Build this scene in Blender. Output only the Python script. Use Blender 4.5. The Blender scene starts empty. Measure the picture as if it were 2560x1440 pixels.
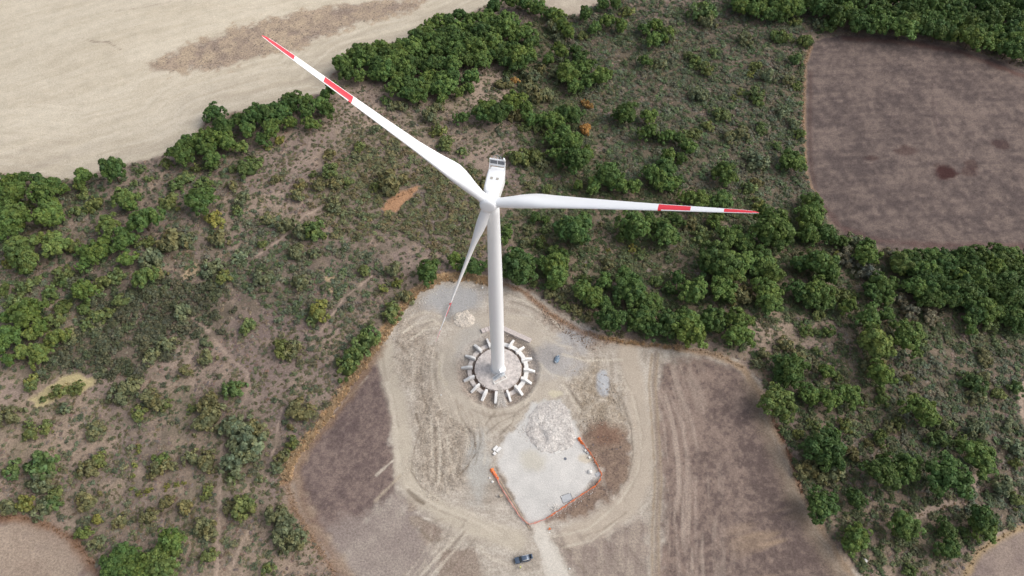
import bpy, bmesh, math, random
import numpy as np
from mathutils import Matrix, Vector, Euler

random.seed(7)
RNG = np.random.default_rng(11)
scene = bpy.context.scene
COL = scene.collection

# ------------------------------------------------------------------ camera
TH = math.radians(58.36); ROLL = math.radians(-0.40); FPX = 1800.0
CAM = np.array([4.516, -104.0, 220.7])
FW = np.array([0, math.cos(TH), -math.sin(TH)])
_r = np.array([1.0, 0, 0]); _d = np.array([0, -math.sin(TH), -math.cos(TH)])
RT = math.cos(ROLL) * _r + math.sin(ROLL) * _d
DN = -math.sin(ROLL) * _r + math.cos(ROLL) * _d
cd = bpy.data.cameras.new('camera'); cam = bpy.data.objects.new('camera', cd); COL.objects.link(cam)
cd.sensor_fit = 'HORIZONTAL'; cd.sensor_width = 36.0; cd.lens = FPX / 2560 * 36.0
cd.clip_start = 1.0; cd.clip_end = 9000.0
cam.matrix_world = Matrix(((RT[0], -DN[0], -FW[0], CAM[0]), (RT[1], -DN[1], -FW[1], CAM[1]),
                           (RT[2], -DN[2], -FW[2], CAM[2]), (0, 0, 0, 1)))
scene.camera = cam

# ------------------------------------------------------------------ sky, sun, exposure
SUN_EL, SUN_AZ = math.radians(44), math.radians(88)      # azimuth measured from +Y towards +X
w = bpy.data.worlds.new('World'); scene.world = w; w.use_nodes = True
nt = w.node_tree; nt.nodes.clear()
sky = nt.nodes.new('ShaderNodeTexSky'); sky.sky_type = 'NISHITA'; sky.sun_disc = False
sky.sun_elevation = SUN_EL; sky.sun_rotation = SUN_AZ; sky.dust_density = 4.0; sky.air_density = 1.0
hs = nt.nodes.new('ShaderNodeHueSaturation'); hs.inputs['Saturation'].default_value = 0.45
bg = nt.nodes.new('ShaderNodeBackground'); bg.inputs['Strength'].default_value = 0.15
wo = nt.nodes.new('ShaderNodeOutputWorld')
nt.links.new(sky.outputs[0], hs.inputs['Color']); nt.links.new(hs.outputs[0], bg.inputs[0]); nt.links.new(bg.outputs[0], wo.inputs[0])
sl = bpy.data.lights.new('sun', 'SUN'); sl.energy = 0.95; sl.angle = math.radians(40); sl.color = (1.0, 0.965, 0.91)
so = bpy.data.objects.new('sun', sl); COL.objects.link(so)
sdir = Vector((math.sin(SUN_AZ) * math.cos(SUN_EL), math.cos(SUN_AZ) * math.cos(SUN_EL), math.sin(SUN_EL)))
so.rotation_euler = sdir.to_track_quat('Z', 'Y').to_euler(); so.location = (80, 60, 200)
vs = scene.view_settings
vs.view_transform = 'Standard'; vs.look = 'None'; vs.gamma = 1.0; vs.use_curve_mapping = False
vs.exposure = 0.47
EXPF = 1.25        # display value of a flat surface of albedo 1 (used to turn photo colours into albedos)

# ------------------------------------------------------------------ small helpers
def lin(c):
    c = np.asarray(c, float) / 255.0
    return np.where(c <= 0.04045, c / 12.92, ((c + 0.055) / 1.055) ** 2.4)
def alb(*c):
    return np.clip(lin(c) / EXPF, 0, 0.8)

def sstep(a, b, x):
    t = np.clip((x - a) / (b - a), 0, 1); return t * t * (3 - 2 * t)
_lat = RNG.random((256, 256))
def vnoise(x, y, s, seed=0):
    x = np.asarray(x, float) / s + seed * 17.31; y = np.asarray(y, float) / s + seed * 9.77
    xi = np.floor(x).astype(int); yi = np.floor(y).astype(int); fx = x - xi; fy = y - yi
    fx = fx * fx * (3 - 2 * fx); fy = fy * fy * (3 - 2 * fy)
    a = _lat[xi & 255, yi & 255]; b = _lat[(xi + 1) & 255, yi & 255]
    c = _lat[xi & 255, (yi + 1) & 255]; d = _lat[(xi + 1) & 255, (yi + 1) & 255]
    return (a * (1 - fx) + b * fx) * (1 - fy) + (c * (1 - fx) + d * fx) * fy - 0.5
def fbm(x, y, s, seed=0, o=4):
    v = 0; a = 1.0
    for k in range(o):
        v = v + a * vnoise(x, y, s, seed + k * 3); a *= 0.55; s = s / 2.03
    return v                                            # about -0.9 .. 0.9

# ------------------------------------------------------------------ terrain height
def hill(x, y):
    x = np.asarray(x, float); y = np.asarray(y, float)
    d = np.hypot((x - 8), (y + 25) * 0.95)
    m = sstep(70, 150, d)
    v = 1.6 * np.sin(x / 46 + 0.4) * np.cos(y / 57 + 1.1) + 1.2 * np.sin((x * 0.6 + y) / 38) + 0.9 * np.cos((x - y) / 27)
    v = v - 2.2 * np.exp(-((x - 95 - 0.35 * y) / 28) ** 2)
    return v * m
def trench(x, y):
    r = np.hypot(x, y); a = np.degrees(np.arctan2(y, x))
    d = -1.0 * sstep(7.7, 8.2, r) * (1 - sstep(11.9, 14.6, r + 0.7 * fbm(x, y, 3.0, 5)))
    ramp = 1 - sstep(6, 11, np.abs(((a + 84 + 180) % 360) - 180))
    return d * (1 - 0.93 * ramp)
def hgt(x, y):
    return hill(x, y) + trench(x, y)

def G(px, py, dz=0.0):
    """the point of the ground (raised by dz) seen at a pixel of the 2560 px photograph"""
    v = FW + RT * ((px - 1280) / FPX) + DN * ((py - 720) / FPX)
    z = 0.0
    for _ in range(8):
        t = (z + dz - CAM[2]) / v[2]; p = CAM + t * v
        z = float(hill(p[0], p[1]))
    return np.array([p[0], p[1], z + dz])
def GP(pts):
    return np.array([G(*p)[:2] for p in pts])
def mpp(px, py):                                        # metres per photo pixel across the view
    return float((G(px, py) - CAM) @ FW) / FPX

# ------------------------------------------------------------------ materials
def mat(name):
    m = bpy.data.materials.new(name); m.use_nodes = True
    n = m.node_tree; b = n.nodes['Principled BSDF']
    return m, n, b
def mixc(n, fac, a, b, mode='MIX'):
    k = n.nodes.new('ShaderNodeMix'); k.data_type = 'RGBA'; k.blend_type = mode
    for s, v in ((0, fac), (6, a), (7, b)):
        if hasattr(v, 'links'): n.links.new(v, k.inputs[s])
        else: k.inputs[s].default_value = v if s == 0 else tuple(v)[:3] + (1,)
    return k.outputs[2]
def noise(n, scale, detail=5, rough=0.6, vec=None):
    k = n.nodes.new('ShaderNodeTexNoise'); k.inputs['Scale'].default_value = scale
    k.inputs['Detail'].default_value = detail; k.inputs['Roughness'].default_value = rough
    if vec is not None: n.links.new(vec, k.inputs['Vector'])
    return k.outputs['Fac']
def ramp(n, x, lo, hi, a=0.0, b=1.0):
    k = n.nodes.new('ShaderNodeMapRange'); n.links.new(x, k.inputs[0])
    for i, v in enumerate((lo, hi, a, b)): k.inputs[i + 1].default_value = v
    return k.outputs[0]
def objvec(n):
    k = n.nodes.new('ShaderNodeTexCoord'); return k.outputs['Object']
def bump(n, b, h, strength, dist):
    k = n.nodes.new('ShaderNodeBump'); k.inputs['Strength'].default_value = strength; k.inputs['Distance'].default_value = dist
    n.links.new(h, k.inputs['Height']); n.links.new(k.outputs[0], b.inputs['Normal'])
def simple(name, col, rough=0.7, var=0.15, scale=2.0, metal=0.0, bmp=0.0, spec=0.3):
    m, n, b = mat(name); v = objvec(n)
    c = np.array(col[:3], float)
    f = noise(n, scale, 6, 0.65, v)
    o = mixc(n, ramp(n, f, 0.3, 0.7), np.clip(c * (1 - var), 0, 1), np.clip(c * (1 + var), 0, 1))
    n.links.new(o, b.inputs['Base Color'])
    b.inputs['Roughness'].default_value = rough; b.inputs['Metallic'].default_value = metal
    b.inputs['Specular IOR Level'].default_value = spec
    if bmp: bump(n, b, f, 0.6, bmp)
    return m

def ground_material():
    m, n, b = mat('soil'); v = objvec(n)
    a = n.nodes.new('ShaderNodeAttribute'); a.attribute_name = 'soil'
    q = n.nodes.new('ShaderNodeAttribute'); q.attribute_name = 'mottle'
    f1 = noise(n, 1.6, 7, 0.72, v); f2 = noise(n, 0.22, 5, 0.6, v); f3 = noise(n, 4.0, 3, 0.6, v)
    k = n.nodes.new('ShaderNodeMath'); k.operation = 'MULTIPLY_ADD'
    n.links.new(ramp(n, f1, 0.28, 0.72, -1, 1), k.inputs[0]); n.links.new(q.outputs['Fac'], k.inputs[1]); k.inputs[2].default_value = 1.0
    gain = n.nodes.new('ShaderNodeMath'); gain.operation = 'MULTIPLY'; n.links.new(q.outputs['Fac'], gain.inputs[0]); gain.inputs[1].default_value = 1.7; n.links.new(gain.outputs[0], k.inputs[1])
    k2 = n.nodes.new('ShaderNodeMath'); k2.operation = 'MULTIPLY_ADD'
    n.links.new(ramp(n, f2, 0.3, 0.7, -1, 1), k2.inputs[0]); k2.inputs[1].default_value = 0.07; n.links.new(k.outputs[0], k2.inputs[2])
    k3 = n.nodes.new('ShaderNodeMath'); k3.operation = 'MULTIPLY_ADD'
    n.links.new(ramp(n, f3, 0.3, 0.7, -1, 1), k3.inputs[0]); k3.inputs[1].default_value = 0.20; n.links.new(k2.outputs[0], k3.inputs[2])
    vm = n.nodes.new('ShaderNodeVectorMath'); vm.operation = 'SCALE'
    n.links.new(a.outputs['Color'], vm.inputs[0]); n.links.new(k3.outputs[0], vm.inputs['Scale'])
    n.links.new(vm.outputs[0], b.inputs['Base Color'])
    b.inputs['Roughness'].default_value = 0.95; b.inputs['Specular IOR Level'].default_value = 0.08
    bump(n, b, f1, 0.55, 0.22)
    return m
def leaf_material(name, instanced, rough=0.62):
    m, n, b = mat(name)
    if instanced:
        c = n.nodes.new('ShaderNodeAttribute'); c.attribute_type = 'INSTANCER'; c.attribute_name = 'tint'; co = c.outputs['Color']
    else:
        c = n.nodes.new('ShaderNodeObjectInfo'); co = c.outputs['Color']
    a = n.nodes.new('ShaderNodeAttribute'); a.attribute_name = 'leaf'
    o = mixc(n, 1.0, co, a.outputs['Color'], 'MULTIPLY')
    n.links.new(o, b.inputs['Base Color'])
    b.inputs['Roughness'].default_value = rough; b.inputs['Specular IOR Level'].default_value = 0.25
    t = n.nodes.new('ShaderNodeBsdfTranslucent'); n.links.new(o, t.inputs['Color'])
    mx = n.nodes.new('ShaderNodeMixShader'); mx.inputs[0].default_value = 0.22
    out = n.nodes['Material Output']
    n.links.new(b.outputs[0], mx.inputs[1]); n.links.new(t.outputs[0], mx.inputs[2]); n.links.new(mx.outputs[0], out.inputs[0])
    return m
M = {}
M['soil'] = ground_material()
M['leaf'] = leaf_material('foliage', False)
M['leaf_i'] = leaf_material('foliage_scatter', True)
M['bark'] = simple('bark', (0.09, 0.065, 0.045), 0.9, 0.3, 6)
M['white'] = simple('white_paint', (0.79, 0.80, 0.81), 0.38, 0.012, 0.4, spec=0.5)
M['red'] = simple('red_paint', (0.70, 0.035, 0.055), 0.4, 0.05, 0.5, spec=0.5)
M['radiator'] = simple('radiator_grille', (0.13, 0.14, 0.16), 0.5, 0.25, 9)
M['hatch'] = simple('roof_hatch', (0.36, 0.34, 0.30), 0.6, 0.1, 3)
M['steel'] = simple('galvanised_steel', (0.52, 0.55, 0.58), 0.45, 0.12, 4, metal=0.3)
M['concrete'] = simple('cast_concrete', (0.70, 0.685, 0.66), 0.85, 0.09, 1.3, bmp=0.02)
M['plinth'] = simple('dusty_concrete', (0.50, 0.455, 0.425), 0.92, 0.34, 0.75, bmp=0.05)
M['gabion'] = simple('gabion_stone', (0.50, 0.44, 0.41), 0.9, 0.25, 3.0, bmp=0.06)
M['orange'] = simple('orange_plastic', (0.70, 0.17, 0.045), 0.6, 0.25, 1.5)
M['pinktape'] = simple('faded_barrier_tape', (0.70, 0.30, 0.24), 0.6, 0.25, 2)
M['wood'] = simple('weathered_wood', (0.38, 0.30, 0.22), 0.85, 0.2, 3)
M['paleboard'] = simple('pale_board', (0.66, 0.64, 0.60), 0.8, 0.07, 2)
M['greymat'] = simple('grey_sheet', (0.40, 0.41, 0.42), 0.7, 0.12, 1.5)
M['dark'] = simple('dark_rubber', (0.03, 0.03, 0.033), 0.8, 0.2, 4)
M['bluewrap'] = simple('blue_plastic_sheet', (0.17, 0.225, 0.285), 0.7, 0.35, 1.6, bmp=0.05)
M['rock'] = simple('pale_rock', (0.55, 0.51, 0.47), 0.9, 0.15, 2.0, bmp=0.03)
M['rebar'] = simple('rebar', (0.30, 0.25, 0.22), 0.7, 0.2, 4)

# ------------------------------------------------------------------ mesh building
class MB:
    def __init__(s): s.v = []; s.f = []; s.m = []
    def add(s, vs_, fs, mi=0, mx=None):
        o = len(s.v)
        for p in vs_:
            q = Vector(p)
            if mx is not None: q = mx @ q
            s.v.append(tuple(q))
        for f in fs: s.f.append([i + o for i in f]); s.m.append(mi)
        return s
    def box(s, c, d, mx=None, mi=0, taper=1.0):
        x, y, z = [k / 2 for k in d]; t = taper
        p = [(c[0] + a * x * (t if e > 0 else 1), c[1] + b * y * (t if e > 0 else 1), c[2] + e * z) for e in (-1, 1) for a, b in ((-1, -1), (1, -1), (1, 1), (-1, 1))]
        return s.add(p, [(3, 2, 1, 0), (4, 5, 6, 7), (0, 1, 5, 4), (1, 2, 6, 5), (2, 3, 7, 6), (3, 0, 4, 7)], mi, mx)
    def tube(s, pts, rad, n=8, mi=0, mx=None, cap=True):
        pts = [Vector(p) for p in pts]; k = len(pts)
        if not hasattr(rad, '__len__'): rad = [rad] * k
        vs_ = []
        for i, p in enumerate(pts):
            t = (pts[min(i + 1, k - 1)] - pts[max(i - 1, 0)]).normalized()
            a = t.orthogonal().normalized() if abs(t.z) < 0.95 else Vector((1, 0, 0)); a = (a - t * a.dot(t)).normalized(); b = t.cross(a)
            vs_ += [p + (a * math.cos(2 * math.pi * j / n) + b * math.sin(2 * math.pi * j / n)) * rad[i] for j in range(n)]
        fs = [(i * n + j, i * n + (j + 1) % n, (i + 1) * n + (j + 1) % n, (i + 1) * n + j) for i in range(k - 1) for j in range(n)]
        if cap: fs += [tuple(range(n - 1, -1, -1)), tuple((k - 1) * n + j for j in range(n))]
        return s.add(vs_, fs, mi, mx)
    def lathe(s, prof, n=32, mi=0, mx=None, cap=True):
        k = len(prof)
        vs_ = [(r * math.cos(2 * math.pi * j / n), r * math.sin(2 * math.pi * j / n), z) for r, z in prof for j in range(n)]
        fs = [(i * n + j, i * n + (j + 1) % n, (i + 1) * n + (j + 1) % n, (i + 1) * n + j) for i in range(k - 1) for j in range(n)]
        if cap: fs += [tuple(range(n - 1, -1, -1)), tuple((k - 1) * n + j for j in range(n))]
        return s.add(vs_, fs, mi, mx)
    def prism(s, poly, d0, d1, mx=None, mi=0):          # polygon in (x,z), extruded along y
        n = len(poly)
        vs_ = [(x, d0, z) for x, z in poly] + [(x, d1, z) for x, z in poly]
        fs = [tuple(range(n)), tuple(range(2 * n - 1, n - 1, -1))] + [(j, j + n, (j + 1) % n + n, (j + 1) % n) for j in range(n)]
        return s.add(vs_, fs, mi, mx)
    def mesh(s, name, mats, smooth=False, bevel=0.0):
        me = bpy.data.meshes.new(name); me.from_pydata(s.v, [], s.f)
        for m in (mats if isinstance(mats, (list, tuple)) else [mats]): me.materials.append(m)
        me.polygons.foreach_set('material_index', s.m)
        if smooth: me.polygons.foreach_set('use_smooth', [True] * len(s.f))
        me.update(); bm = bmesh.new(); bm.from_mesh(me)
        bmesh.ops.recalc_face_normals(bm, faces=bm.faces)
        if bevel:
            bmesh.ops.bevel(bm, geom=[e for e in bm.edges if e.calc_face_angle(0) > 0.5], offset=bevel, segments=2, affect='EDGES', profile=0.5)
        bm.to_mesh(me); bm.free()
        return me
    def build(s, name, mats, parent=None, loc=(0, 0, 0), rz=0.0, smooth=False, bevel=0.0):
        return link(name, s.mesh(name, mats, smooth, bevel), parent, loc, rz)
def link(name, data, parent=None, loc=(0, 0, 0), rz=0.0):
    o = bpy.data.objects.new(name, data); COL.objects.link(o); o.parent = parent
    o.location = tuple(loc); o.rotation_euler = (0, 0, rz)
    return o
def tag(o, label, cat, group=None, kind=None):
    o['label'] = label
    if cat: o['category'] = cat
    if group: o['group'] = group
    if kind: o['kind'] = kind
    return o
def thing(name, label, cat, loc=(0, 0, 0), rz=0.0, group=None):
    return tag(link(name, None, None, loc, rz), label, cat, group)
def Rz(a): return Matrix.Rotation(a, 4, 'Z')

# ------------------------------------------------------------------ zones of the ground (photo outlines laid on the terrain)
Z = {}
Z['stubble'] = [(-500, -500), (-500, 425), (0, 432), (60, 440), (160, 450), (205, 440), (300, 415), (390, 395), (425, 375), (470, 350), (505, 320), (515, 300), (560, 285), (620, 275), (700, 250), (760, 240), (800, 235), (822, 215), (818, 195), (880, 140), (960, 110), (1040, 95), (1100, 70), (1160, 40), (1220, 10), (1250, -20), (1300, -100), (1330, -400)]
Z['strip'] = [(365, 162), (440, 125), (500, 100), (590, 70), (680, 45), (760, 25), (850, 10), (960, 0), (1065, 0), (1040, 25), (960, 45), (900, 60), (850, 80), (800, 100), (740, 125), (680, 135), (600, 160), (540, 175), (450, 180), (380, 182)]
Z['stubble2'] = [(1310, -120), (1335, -10), (1345, 5), (1385, 25), (1420, 40), (1445, 38), (1470, 22), (1510, -5), (1560, -120)]
Z['fallow'] = [(2012, 150), (2025, 115), (2060, 95), (2110, 88), (2200, 88), (2300, 98), (2400, 120), (2480, 145), (2560, 180), (2700, 260), (2900, 480), (2800, 640), (2560, 632), (2430, 628), (2330, 622), (2260, 628), (2210, 618), (2150, 602), (2110, 587), (2080, 555), (2058, 515), (2050, 495), (2030, 470), (2015, 420), (2008, 300)]
Z['clear'] = [(1100, 683), (1160, 680), (1220, 690), (1290, 710), (1350, 743), (1400, 783), (1450, 813), (1520, 843), (1600, 855), (1700, 866), (1780, 878), (1850, 903), (1892, 945), (1917, 1000), (1930, 1050), (1965, 1110), (1988, 1180), (2012, 1240), (2050, 1320), (2100, 1380), (2150, 1440), (2260, 1600), (2260, 1900), (900, 1900), (880, 1560), (830, 1440), (790, 1360), (750, 1300), (722, 1250), (705, 1200), (716, 1160), (756, 1110), (798, 1058), (838, 1005), (878, 945), (928, 866), (968, 806), (998, 766), (1048, 711)]
Z['fal_l'] = [(955, 895), (975, 960), (985, 1040), (978, 1100), (985, 1160), (1000, 1190), (985, 1235), (950, 1270), (915, 1300), (870, 1350), (815, 1345), (776, 1285), (744, 1232), (738, 1182), (772, 1112), (815, 1052), (864, 984), (910, 920)]
Z['mot_l'] = [(830, 1330), (930, 1285), (1000, 1240), (1050, 1290), (1090, 1370), (1080, 1440), (1100, 1700), (950, 1700), (860, 1440)]
Z['fal_r'] = [(1645, 905), (1760, 892), (1845, 918), (1895, 985), (1912, 1060), (1958, 1170), (2010, 1290), (2110, 1440), (2230, 1650), (1640, 1700), (1648, 1440), (1655, 1300), (1650, 1150), (1640, 1000)]
Z['brown'] = [(1452, 1075), (1480, 1045), (1530, 1038), (1558, 1060), (1573, 1110), (1575, 1180), (1550, 1230), (1500, 1265), (1440, 1292), (1390, 1302), (1365, 1308), (1502, 1197), (1450, 1100)]
Z['low_r'] = [(1375, 1320), (1450, 1345), (1520, 1335), (1600, 1295), (1625, 1300), (1622, 1440), (1640, 1700), (1560, 1700), (1440, 1450), (1405, 1390)]
Z['p1'] = [(1035, 1300), (1100, 1305), (1115, 1350), (1070, 1362)]
Z['p2'] = [(1100, 1375), (1185, 1368), (1205, 1440), (1220, 1560), (1090, 1500)]
Z['p3'] = [(1018, 1225), (1062, 1262), (1025, 1270)]
Z['rough_l'] = [(1035, 1000), (1090, 960), (1150, 1010), (1195, 1050), (1190, 1130), (1150, 1200), (1100, 1245), (1060, 1215), (1030, 1170), (1045, 1100)]
Z['rough_u'] = [(1340, 750), (1400, 790), (1460, 825), (1530, 855), (1480, 880), (1420, 840), (1360, 800)]
Z['rough_r'] = [(1430, 930), (1490, 905), (1540, 960), (1570, 1060), (1500, 1060), (1440, 1040)]
Z['rough_w'] = [(985, 800), (1040, 800), (1100, 900), (1140, 1010), (1060, 1000), (1000, 940)]
Z['pad'] = [(1240, 1158), (1255, 1110), (1278, 1075), (1310, 1055), (1330, 1010), (1400, 1000), (1440, 1060), (1458, 1112), (1503, 1190), (1470, 1225), (1365, 1300), (1320, 1311), (1280, 1240)]
Z['road'] = [(1325, 1312), (1366, 1299), (1376, 1345), (1400, 1390), (1427, 1445), (1470, 1530), (1530, 1650), (1450, 1650), (1395, 1500), (1372, 1440), (1342, 1370)]
Z['corner_l'] = [(-300, 1288), (0, 1285), (60, 1290), (130, 1310), (180, 1340), (215, 1380), (250, 1440), (290, 1600), (-300, 1700)]
Z['corner_r'] = [(2800, 1260), (2640, 1290), (2560, 1310), (2500, 1335), (2440, 1375), (2402, 1440), (2370, 1600), (2900, 1700)]
Z['tan1'] = [(950, 522), (985, 490), (1020, 470), (1047, 467), (1040, 482), (1010, 510), (990, 532)]
Z['pale1'] = [(75, 1000), (110, 970), (150, 945), (190, 935), (235, 945), (230, 965), (180, 985), (130, 1005), (95, 1020)]
Z['macchia'] = [(187, 713), (300, 733), (367, 720), (417, 697), (533, 697), (567, 747), (633, 763), (550, 813), (450, 847), (417, 897), (300, 947), (167, 913), (117, 897), (167, 863), (233, 813)]
Z['heath'] = [(840, 400), (900, 360), (985, 350), (1100, 400), (1200, 440), (1225, 560), (1190, 620), (1100, 620), (1000, 600), (900, 590), (800, 560), (770, 490)]
Z['scrub_r'] = [(1400, 60), (1500, 20), (1700, 0), (2050, 30), (2010, 110), (2005, 420), (2040, 500), (1950, 520), (1800, 470), (1640, 450), (1520, 440), (1480, 300), (1360, 180)]
Z['scrub_c'] = [(640, 560), (820, 600), (960, 620), (930, 700), (860, 760), (760, 800), (640, 780), (560, 700)]
Z['scrub_e'] = [(2200, 900), (2560, 880), (2700, 1000), (2700, 1250), (2480, 1300), (2300, 1180), (2240, 1050)]
Z['scrub_m'] = [(1230, 60), (1400, 40), (2040, 90), (2000, 430), (2060, 540), (2200, 640), (2620, 650), (2620, 900), (2300, 920), (2100, 800), (1900, 790), (1850, 860), (1540, 830), (1300, 690), (1260, 560), (1300, 430), (1330, 300)]
Z['scrub_d'] = [(1900, 890), (2100, 830), (2300, 900), (2620, 880), (2620, 1300), (2420, 1380), (2330, 1440), (2150, 1420), (2020, 1230), (1950, 1060)]
Z['scrub_w'] = [(-100, 430), (200, 460), (420, 400), (560, 400), (640, 560), (560, 700), (300, 730), (200, 920), (-100, 940)]
Z['scrub_s'] = [(150, 1000), (500, 960), (680, 1000), (690, 1200), (760, 1340), (820, 1460), (260, 1460), (200, 1300), (0, 1260), (0, 1050)]
ZW = {k: GP(v) for k, v in Z.items()}
def sdist(poly, x, y):
    """signed distance, positive inside"""
    d2 = np.full(x.shape, 1e12); ins = np.zeros(x.shape, bool); n = len(poly)
    for i in range(n):
        ax, ay = poly[i]; bx, by = poly[(i + 1) % n]
        ex, ey = bx - ax, by - ay; t = np.clip(((x - ax) * ex + (y - ay) * ey) / (ex * ex + ey * ey + 1e-9), 0, 1)
        d2 = np.minimum(d2, (x - ax - t * ex) ** 2 + (y - ay - t * ey) ** 2)
        c = (ay > y) != (by > y)
        if ey != 0: ins ^= c & (x < ax + (y - ay) * ex / ey)
    return np.where(ins, 1, -1) * np.sqrt(d2)
def ldist(line, x, y):
    d2 = np.full(x.shape, 1e12)
    for i in range(len(line) - 1):
        ax, ay = line[i]; bx, by = line[i + 1]
        ex, ey = bx - ax, by - ay; t = np.clip(((x - ax) * ex + (y - ay) * ey) / (ex * ex + ey * ey + 1e-9), 0, 1)
        d2 = np.minimum(d2, (x - ax - t * ex) ** 2 + (y - ay - t * ey) ** 2)
    return np.sqrt(d2)
def near(poly, x, y, mrg):
    a = poly.min(0) - mrg; b = poly.max(0) + mrg
    return np.nonzero((x > a[0]) & (x < b[0]) & (y > a[1]) & (y < b[1]))[0]

# --- the grid
def axis(lo, f0, f1, hi, fine, mid, far):
    a = np.arange(f0, f1 + 1e-6, fine).tolist()
    p = f1; st = fine
    while p < far:
        st = min(st * 1.06, mid) if p < hi else st * 1.22
        p += st; a.append(p)
    p = f0; st = fine
    while p > -far:
        st = min(st * 1.06, mid) if p > lo else st * 1.22
        p -= st; a.insert(0, p)
    return np.array(a)
gx = axis(-265, -72, 82, 265, 0.38, 0.85, 3500); gy = axis(-95, -78, 58, 215, 0.38, 0.85, 3500)
NX, NY = len(gx), len(gy)
X, Y = np.meshgrid(gx, gy); X = X.ravel(); Y = Y.ravel()
col = np.empty((X.size, 3)); mot = np.full(X.size, 0.20); bumpz = np.zeros(X.size); zone = np.zeros(X.size, np.int8)
n1 = fbm(X, Y, 34, 1); n2 = fbm(X, Y, 9, 2); n3 = fbm(X, Y, 2.6, 3)
t = np.clip(0.5 + 0.8 * n1 + 0.5 * n2 + 0.25 * n3, 0, 1)[:, None]
col[:] = alb(132, 116, 109) * (1 - t) + alb(167, 148, 132) * t
mot[:] = 0.24
def paint(key, c, soft=1.2, wob=1.5, strength=1.0, m=None, zid=None, var=0.0, c2=None, nz=None, poly=None):
    P = ZW[key] if poly is None else poly
    i = near(P, X, Y, soft + wob + 2)
    if not len(i): return
    s = sdist(P, X[i], Y[i]); k = sstep(-soft, soft, s + wob * 1.3 * n3[i] + wob * 0.8 * n2[i]) * strength
    cc = np.array(c)[None, :].repeat(len(i), 0)
    if c2 is not None:
        q = np.clip(0.5 + (nz if nz is not None else (0.9 * n2 + 0.5 * n3))[i], 0, 1)[:, None]; cc = cc * (1 - q) + np.array(c2) * q
    col[i] = col[i] * (1 - k[:, None]) + cc * k[:, None]
    if m is not None: mot[i] = mot[i] * (1 - k) + m * k
    if zid is not None: zone[i[s > 0]] = zid
    return i, k
def stroke(pts, width_px, c, soft=0.35, strength=1.0, m=None, wob=0.5, c2=None, dash=0.0):
    L = GP(pts); wd = width_px * mpp(*pts[len(pts) // 2]) / 2
    i = near(L, X, Y, wd + wob + 2)
    if not len(i): return
    d = ldist(L, X[i], Y[i]) + wob * n3[i]
    k = (1 - sstep(wd - soft, wd + soft, d)) * strength
    if dash: k = k * np.clip(0.75 + dash * n2[i] + dash * n3[i], 0, 1)
    cc = np.array(c)[None, :].repeat(len(i), 0)
    if c2 is not None:
        q = np.clip(0.5 + n3[i] + 0.5 * n2[i], 0, 1)[:, None]; cc = cc * (1 - q) + np.array(c2) * q
    col[i] = col[i] * (1 - k[:, None]) + cc * k[:, None]
    if m is not None: mot[i] = mot[i] * (1 - k) + m * k
def spot(px, py, rx, ry, c, strength=1.0, soft=0.5, wob=0.4, m=None):
    g = G(px, py); s = mpp(px, py); a = rx * s; b = ry * s / math.sin(math.atan2(CAM[2], g[1] - CAM[1]))
    i = np.nonzero((np.abs(X - g[0]) < a * 2.2 + 2) & (np.abs(Y - g[1]) < b * 2.2 + 2))[0]
    d = np.hypot((X[i] - g[0]) / a, (Y[i] - g[1]) / b) + wob * n3[i] + wob * 0.6 * n2[i]
    k = (1 - sstep(1 - soft, 1 + soft, d)) * strength
    col[i] = col[i] * (1 - k[:, None]) + np.array(c) * k[:, None]
    if m is not None: mot[i] = mot[i] * (1 - k) + m * k
# darker litter floor under the thickets
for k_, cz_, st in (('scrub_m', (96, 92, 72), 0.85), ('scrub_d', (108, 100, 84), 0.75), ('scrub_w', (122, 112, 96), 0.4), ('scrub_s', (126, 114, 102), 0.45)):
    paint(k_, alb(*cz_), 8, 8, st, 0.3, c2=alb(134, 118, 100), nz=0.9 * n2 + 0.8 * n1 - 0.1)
q = np.clip(1.4 * fbm(X, Y, 15, 91) + 0.6 * n3 + 0.05, 0, 0.6)[:, None]
col[:] = col * (1 - q * 0.65) + alb(116, 109, 88) * q * 0.65
q = np.clip(1.6 * fbm(X, Y, 5, 95) - 0.15, 0, 0.5)[:, None]
col[:] = col * (1 - q) + alb(168, 148, 128) * q
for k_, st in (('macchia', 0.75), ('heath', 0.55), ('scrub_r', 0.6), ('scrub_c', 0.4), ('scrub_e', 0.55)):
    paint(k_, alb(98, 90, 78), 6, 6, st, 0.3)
# stubble field with drill streaks
u = X * 0.90 + Y * 0.42; v_ = -X * 0.42 + Y * 0.90
st1 = fbm(u / 9, v_, 1.6, 21, 3); st2 = fbm(u / 5, v_, 7, 22, 3)
paint('stubble', alb(212, 201, 181), 0.9, 1.0, 1.0, 0.10, 1, c2=alb(198, 186, 165), nz=0.7 * st1 + 0.6 * st2 + 0.5 * n1)
edge = -sdist(ZW['stubble'], X, Y)
k = (sstep(-34, -3, edge) * (1 - sstep(-1, 1, edge)))[:, None] * np.clip(0.30 + 0.6 * fbm(u / 8, v_, 3.0, 25, 3), 0, 0.8)[:, None]
col[:] = col * (1 - k) + alb(176, 164, 148) * k
til = fbm(edge, u / 14, 1.5, 27, 3); k = ((1 - sstep(-1.5, 0.5, edge)) * (1 - sstep(20, 70, -edge)))[:, None] * np.clip(0.5 * til, -0.2, 0.25)[:, None]
col[:] = np.where(k > 0, col * (1 - k) + alb(172, 160, 143) * k, col * (1 + k) + alb(222, 213, 196) * -k)
paint('strip', alb(146, 129, 117), 2.2, 4.5, 0.95, 0.34, None, c2=alb(180, 161, 138), nz=0.9 * n3 + 0.7 * n2)
stroke([(205, 96), (235, 104), (270, 104), (290, 118), (315, 131)], 2.0, alb(140, 126, 112), 0.25, 0.8, wob=0.7)
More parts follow.
